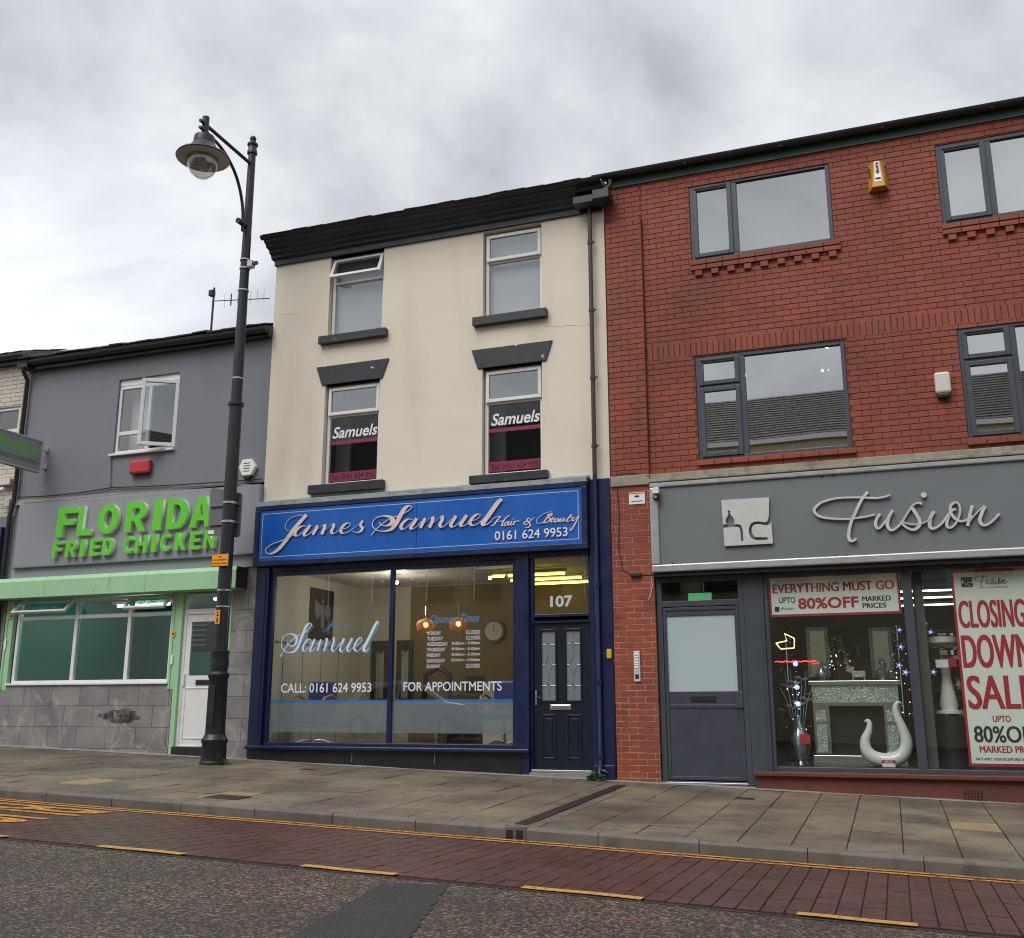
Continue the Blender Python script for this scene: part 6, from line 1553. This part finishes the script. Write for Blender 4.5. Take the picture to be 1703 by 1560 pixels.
bx('inspection_door', 'post_black', lamp, LXP - .06, LXP + .06, LYP - .150, LYP - .138, zb + .55, zb + 1.15, .006)
HY = -2.15
arm = MB().tube([(LXP, LYP, 10.19), (LXP, HY, 10.21)], .030, 10)
cp = [(-1.02, 8.90), (-1.045, 9.25), (-1.13, 9.52), (-1.28, 9.76), (-1.50, 9.94), (-1.76, 10.05), (-2.13, 10.10)]
arm.tube([(LXP, y, z) for y, z in smooth_line(cp, 4)], .027, 10); arm.tube([(LXP, LYP, 9.04), (LXP, -1.16, 9.03)], .05, 10)
arm.build('bracket', 'post_black', lamp, smooth=True)
st_ = MB().tube([(LXP, HY, 9.98), (LXP, HY, 10.34)], .055, 12); st_.tube([(LXP, HY - .04, 10.21), (LXP, HY - .14, 10.21)], .028, 8); st_.tube([(LXP, HY - .04, 10.09), (LXP, HY - .14, 10.09)], .026, 8); st_.build('hanger', 'post_black', lamp, smooth=True)
lan = MB().lathe([(.06, 10.0), (.155, 9.99), (.165, 9.93), (.165, 9.86), (.19, 9.84), (.22, 9.78), (.30, 9.70), (.40, 9.645), (.415, 9.62)][::-1], (LXP, HY, 0), 28).build('lantern_hood', 'post_black', lamp, smooth=True)
MB().lathe([(.41, 9.606), (.24, 9.612)], (LXP, HY, 0), 28).build('reflector', 'lamp_white', lan, smooth=True)
MB().lathe([(.012, 9.28), (.10, 9.30), (.18, 9.37), (.225, 9.46), (.24, 9.56), (.24, 9.605)], (LXP, HY, 0), 24).build('bowl', 'lamp_bowl', lan, smooth=True)
MB().ball((LXP, HY, 9.50), .06, 10, 8, 1.6).build('bulb', 'lamp_white', lan)
for z in (8.42, 8.27, 7.88, 6.36, 2.95, 2.70): MB().lathe([(.108 if z < 4 else .09, 0), (.108 if z < 4 else .09, .022)], (LXP, LYP, z), 18).build('steel_band', 'steel', lamp)
kids(lamp)
cv = thing('security_camera', 'small grey camera strapped high on the street lamp post', 'camera', loc=(LXP + .15, LYP, 8.3))
MB().box(LXP + .07, LXP + .17, LYP - .06, LYP + .05, 8.28, 8.40).build('housing', 'silver', cv, .012); MB().tube([(LXP + .17, LYP, 8.35), (LXP + .24, LYP - .02, 8.345)], .035, 12).build('lens_barrel', 'sign_back', cv); kids(cv)
sb = thing('traffic_sign', 'grey back of a road sign clamped to the street lamp post', 'sign', loc=(LXP, LYP, 3.8))
MB().prism([(-9.98, 3.86), (-9.98, 4.60), (-9.94, 4.63), (-9.40, 4.50), (-9.37, 4.47), (-9.37, 3.83), (-9.41, 3.80)][::-1], LYP + .125, LYP + .13).build('plate', 'sign_back', sb, .002)
for z in (4.03, 4.33): bx('rail', 'sign_back', sb, -9.95, -9.40, LYP + .095, LYP + .125, z - .02, z + .02, .004); MB().lathe([(.112, 0), (.112, .035)], (LXP, LYP, z - .02), 18).build('clamp', 'steel', sb)
bx('sticker', 'print_white', sb, -9.97, -9.86, LYP + .118, LYP + .124, 3.88, 3.94); kids(sb)
on = thing('parking_notice', 'small orange no stopping plate on the street lamp post', 'sign', loc=(LXP, LYP - .12, 3.3))
bx('plate', 'print_black', on, -9.69, -9.37, LYP - .125, LYP - .118, 3.315, 3.515, .004); bx('face', 'orange', on, -9.68, -9.38, LYP - .128, LYP - .125, 3.325, 3.505); text('lettering', 'print_black', on, 'No stopping', -9.655, -9.405, 3.40, 3.435, LYP - .130, bold=.015); text('lettering', 'print_black', on, 'except buses', -9.665, -9.395, 3.345, 3.38, LYP - .130, bold=.015); bx('symbol', 'print_black', on, -9.55, -9.51, LYP - .1295, LYP - .128, 3.455, 3.475); bx('bracket', 'steel', on, -9.56, -9.46, LYP - .118, LYP - .10, 3.39, 3.44); kids(on)
nu = thing('number_plate', 'narrow orange plate numbered 21 on the street lamp post', 'sign', loc=(LXP, LYP - .1, 2.45))
bx('plate', 'orange', nu, -9.56, -9.475, LYP - .115, LYP - .109, 2.44, 2.65, .002); text('lettering', 'print_black', nu, '2', -9.54, -9.495, 2.56, 2.635, LYP - .117, bold=.03); text('lettering', 'print_black', nu, '1', -9.53, -9.505, 2.46, 2.535, LYP - .117, bold=.03); kids(nu)
# weeds
def weed(x, y, n, h, lab):
    t = thing('weed', lab, 'plant', 'weeds in the pavement joints', loc=(x, y, pav_z(x, y)))
    z = pav_z(x, y); st = MB()
    for k in range(n // 3): a = random.uniform(0, 6.28); st.tube([(x, y, z), (x + h * .3 * math.cos(a), y + h * .3 * math.sin(a) - .02, z + h * random.uniform(.4, .8))], .004, 4)
    st.build('stems', 'leaf', t)
    for k in range(n):
        a, l = random.uniform(0, 6.28), h * random.uniform(.4, .9); r0 = h * random.uniform(.02, .3); zz = z + h * random.uniform(.05, .7)
        c_, s_ = math.cos(a), math.sin(a); w = l * .22; bxp, byp = x + r0 * c_, y + r0 * s_
        MB().add([(bxp, byp, zz), (bxp + l * .5 * c_ - w * s_, byp + l * .5 * s_ + w * c_, zz + l * .25), (bxp + l * c_, byp + l * s_, zz + l * .02), (bxp + l * .5 * c_ + w * s_, byp + l * .5 * s_ - w * c_, zz + l * .2)], [(0, 1, 2, 3)]).build('leaf', 'leaf', t)
    kids(t)
weed(-3.86, -.16, 24, .17, 'leafy green weed at the foot of the navy downpipe beside the salon door'); weed(-9.25, -.95, 12, .11, 'small tuft of weed at the foot of the street lamp')

# ================================================================ the other side of the street, seen in the glass
op = thing('opposite_terrace', 'cream walled terrace with dark slate roof across the street, mirrored in the windows', 'building', loc=(0, -24, 0))
z0 = -1.5
m = MB(); wins = []
for k in range(10):
    xa = -22 + 4.4 * k; wins += [(xa + .8, xa + 2.0, 5.2, 6.9), (xa + 2.8, xa + 4.0, 5.2, 6.9)]
wall_sheet(m, -26, 26, z0, 10.5, wins, 0, -.15); m.v = [(x, -22.0 - y, z) for x, y, z in m.v]; m.build('wall', 'terrace_cream', op)
for a_, b_, c_, d_ in wins: bx('window', 'room_dark', op, a_, b_, -22.2, -22.13, c_, d_)
bx('gutter', 'upvc_white', op, -26, 26, -21.98, -21.82, 10.38, 10.55)
MB().quad((-26, -21.85, 10.55), (26, -21.85, 10.55), (26, -25.5, 13.2), (-26, -25.5, 13.2)).build('roof', 'slate', op)
m = MB()
for r_ in range(18):
    t = r_ / 18; y = -21.85 - 3.65 * t; z = 10.55 + 2.65 * t
    m.box(-26, 26, y - .205, y, z - .05, z + .035)
m.build('slate_courses', 'slate', op, kind='stuff')
for x in (-19, 12): bx('chimney', 'brick', op, x, x + 1.1, -25.9, -25.2, 12.2, 14.2)
kids(op)
# parked hatchback on the far lane, seen only as a reflection in the salon window
car = thing('parked_car', 'silver hatchback parked across the street, mirrored in the salon window', 'car', loc=(-12.2, -11.6, road_z(-12.2, -11.6)))
cx, cy, cz = -12.2, -11.6, road_z(-12.2, -11.6)
body = [(-2.0, .30), (-2.05, .62), (-1.95, .88), (-1.55, .98), (-1.0, 1.0), (1.15, .98), (1.75, .90), (2.0, .70), (2.05, .35)]
cab = [(-1.75, .97), (-1.45, 1.30), (-1.0, 1.47), (-.1, 1.50), (.55, 1.38), (1.25, .97)]
m = MB(); m.prism([(cx + a, cz + b) for a, b in body][::-1], cy - .84, cy + .84); m.build('body', 'car_silver', car, .06)
m = MB(); n = len(cab)
m.add([(cx + a, cy + (.80 if b < 1.1 else .62), cz + b) for a, b in cab] + [(cx + a, cy - (.80 if b < 1.1 else .62), cz + b) for a, b in cab], [tuple(range(n)), tuple(range(2 * n - 1, n - 1, -1))] + [(i, i + n, (i + 1) % n + n, (i + 1) % n) for i in range(n)])
m.build('cabin', 'car_silver', car, .04)
for pts in ([(-1.35, 1.02), (-1.15, 1.30), (-.25, 1.42), (-.25, 1.02)], [(-.15, 1.02), (-.15, 1.42), (.45, 1.32), (.95, 1.02)]):
    MB().add([(cx + a, cy + .815 - (b - .97) * .42, cz + b) for a, b in pts], [tuple(range(len(pts)))]).build('side_window', 'print_black', car)
for x in (-1.28, 1.32):
    for s in (-1, 1):
        w_ = MB().tube([(cx + x, cy + s * .66, cz + .31), (cx + x, cy + s * .86, cz + .31)], .31, 24).build('wheel', 'tyre', car); MB().tube([(cx + x, cy + s * .80, cz + .31), (cx + x, cy + s * .868, cz + .31)], .20, 20).build('rim', 'steel', w_)
for s in (-1, 1): bx('headlight', 'pane_clear', car, cx + 1.85, cx + 2.03, cy + s * .62 - .15, cy + s * .62 + .15, cz + .62, cz + .76)
kids(car)
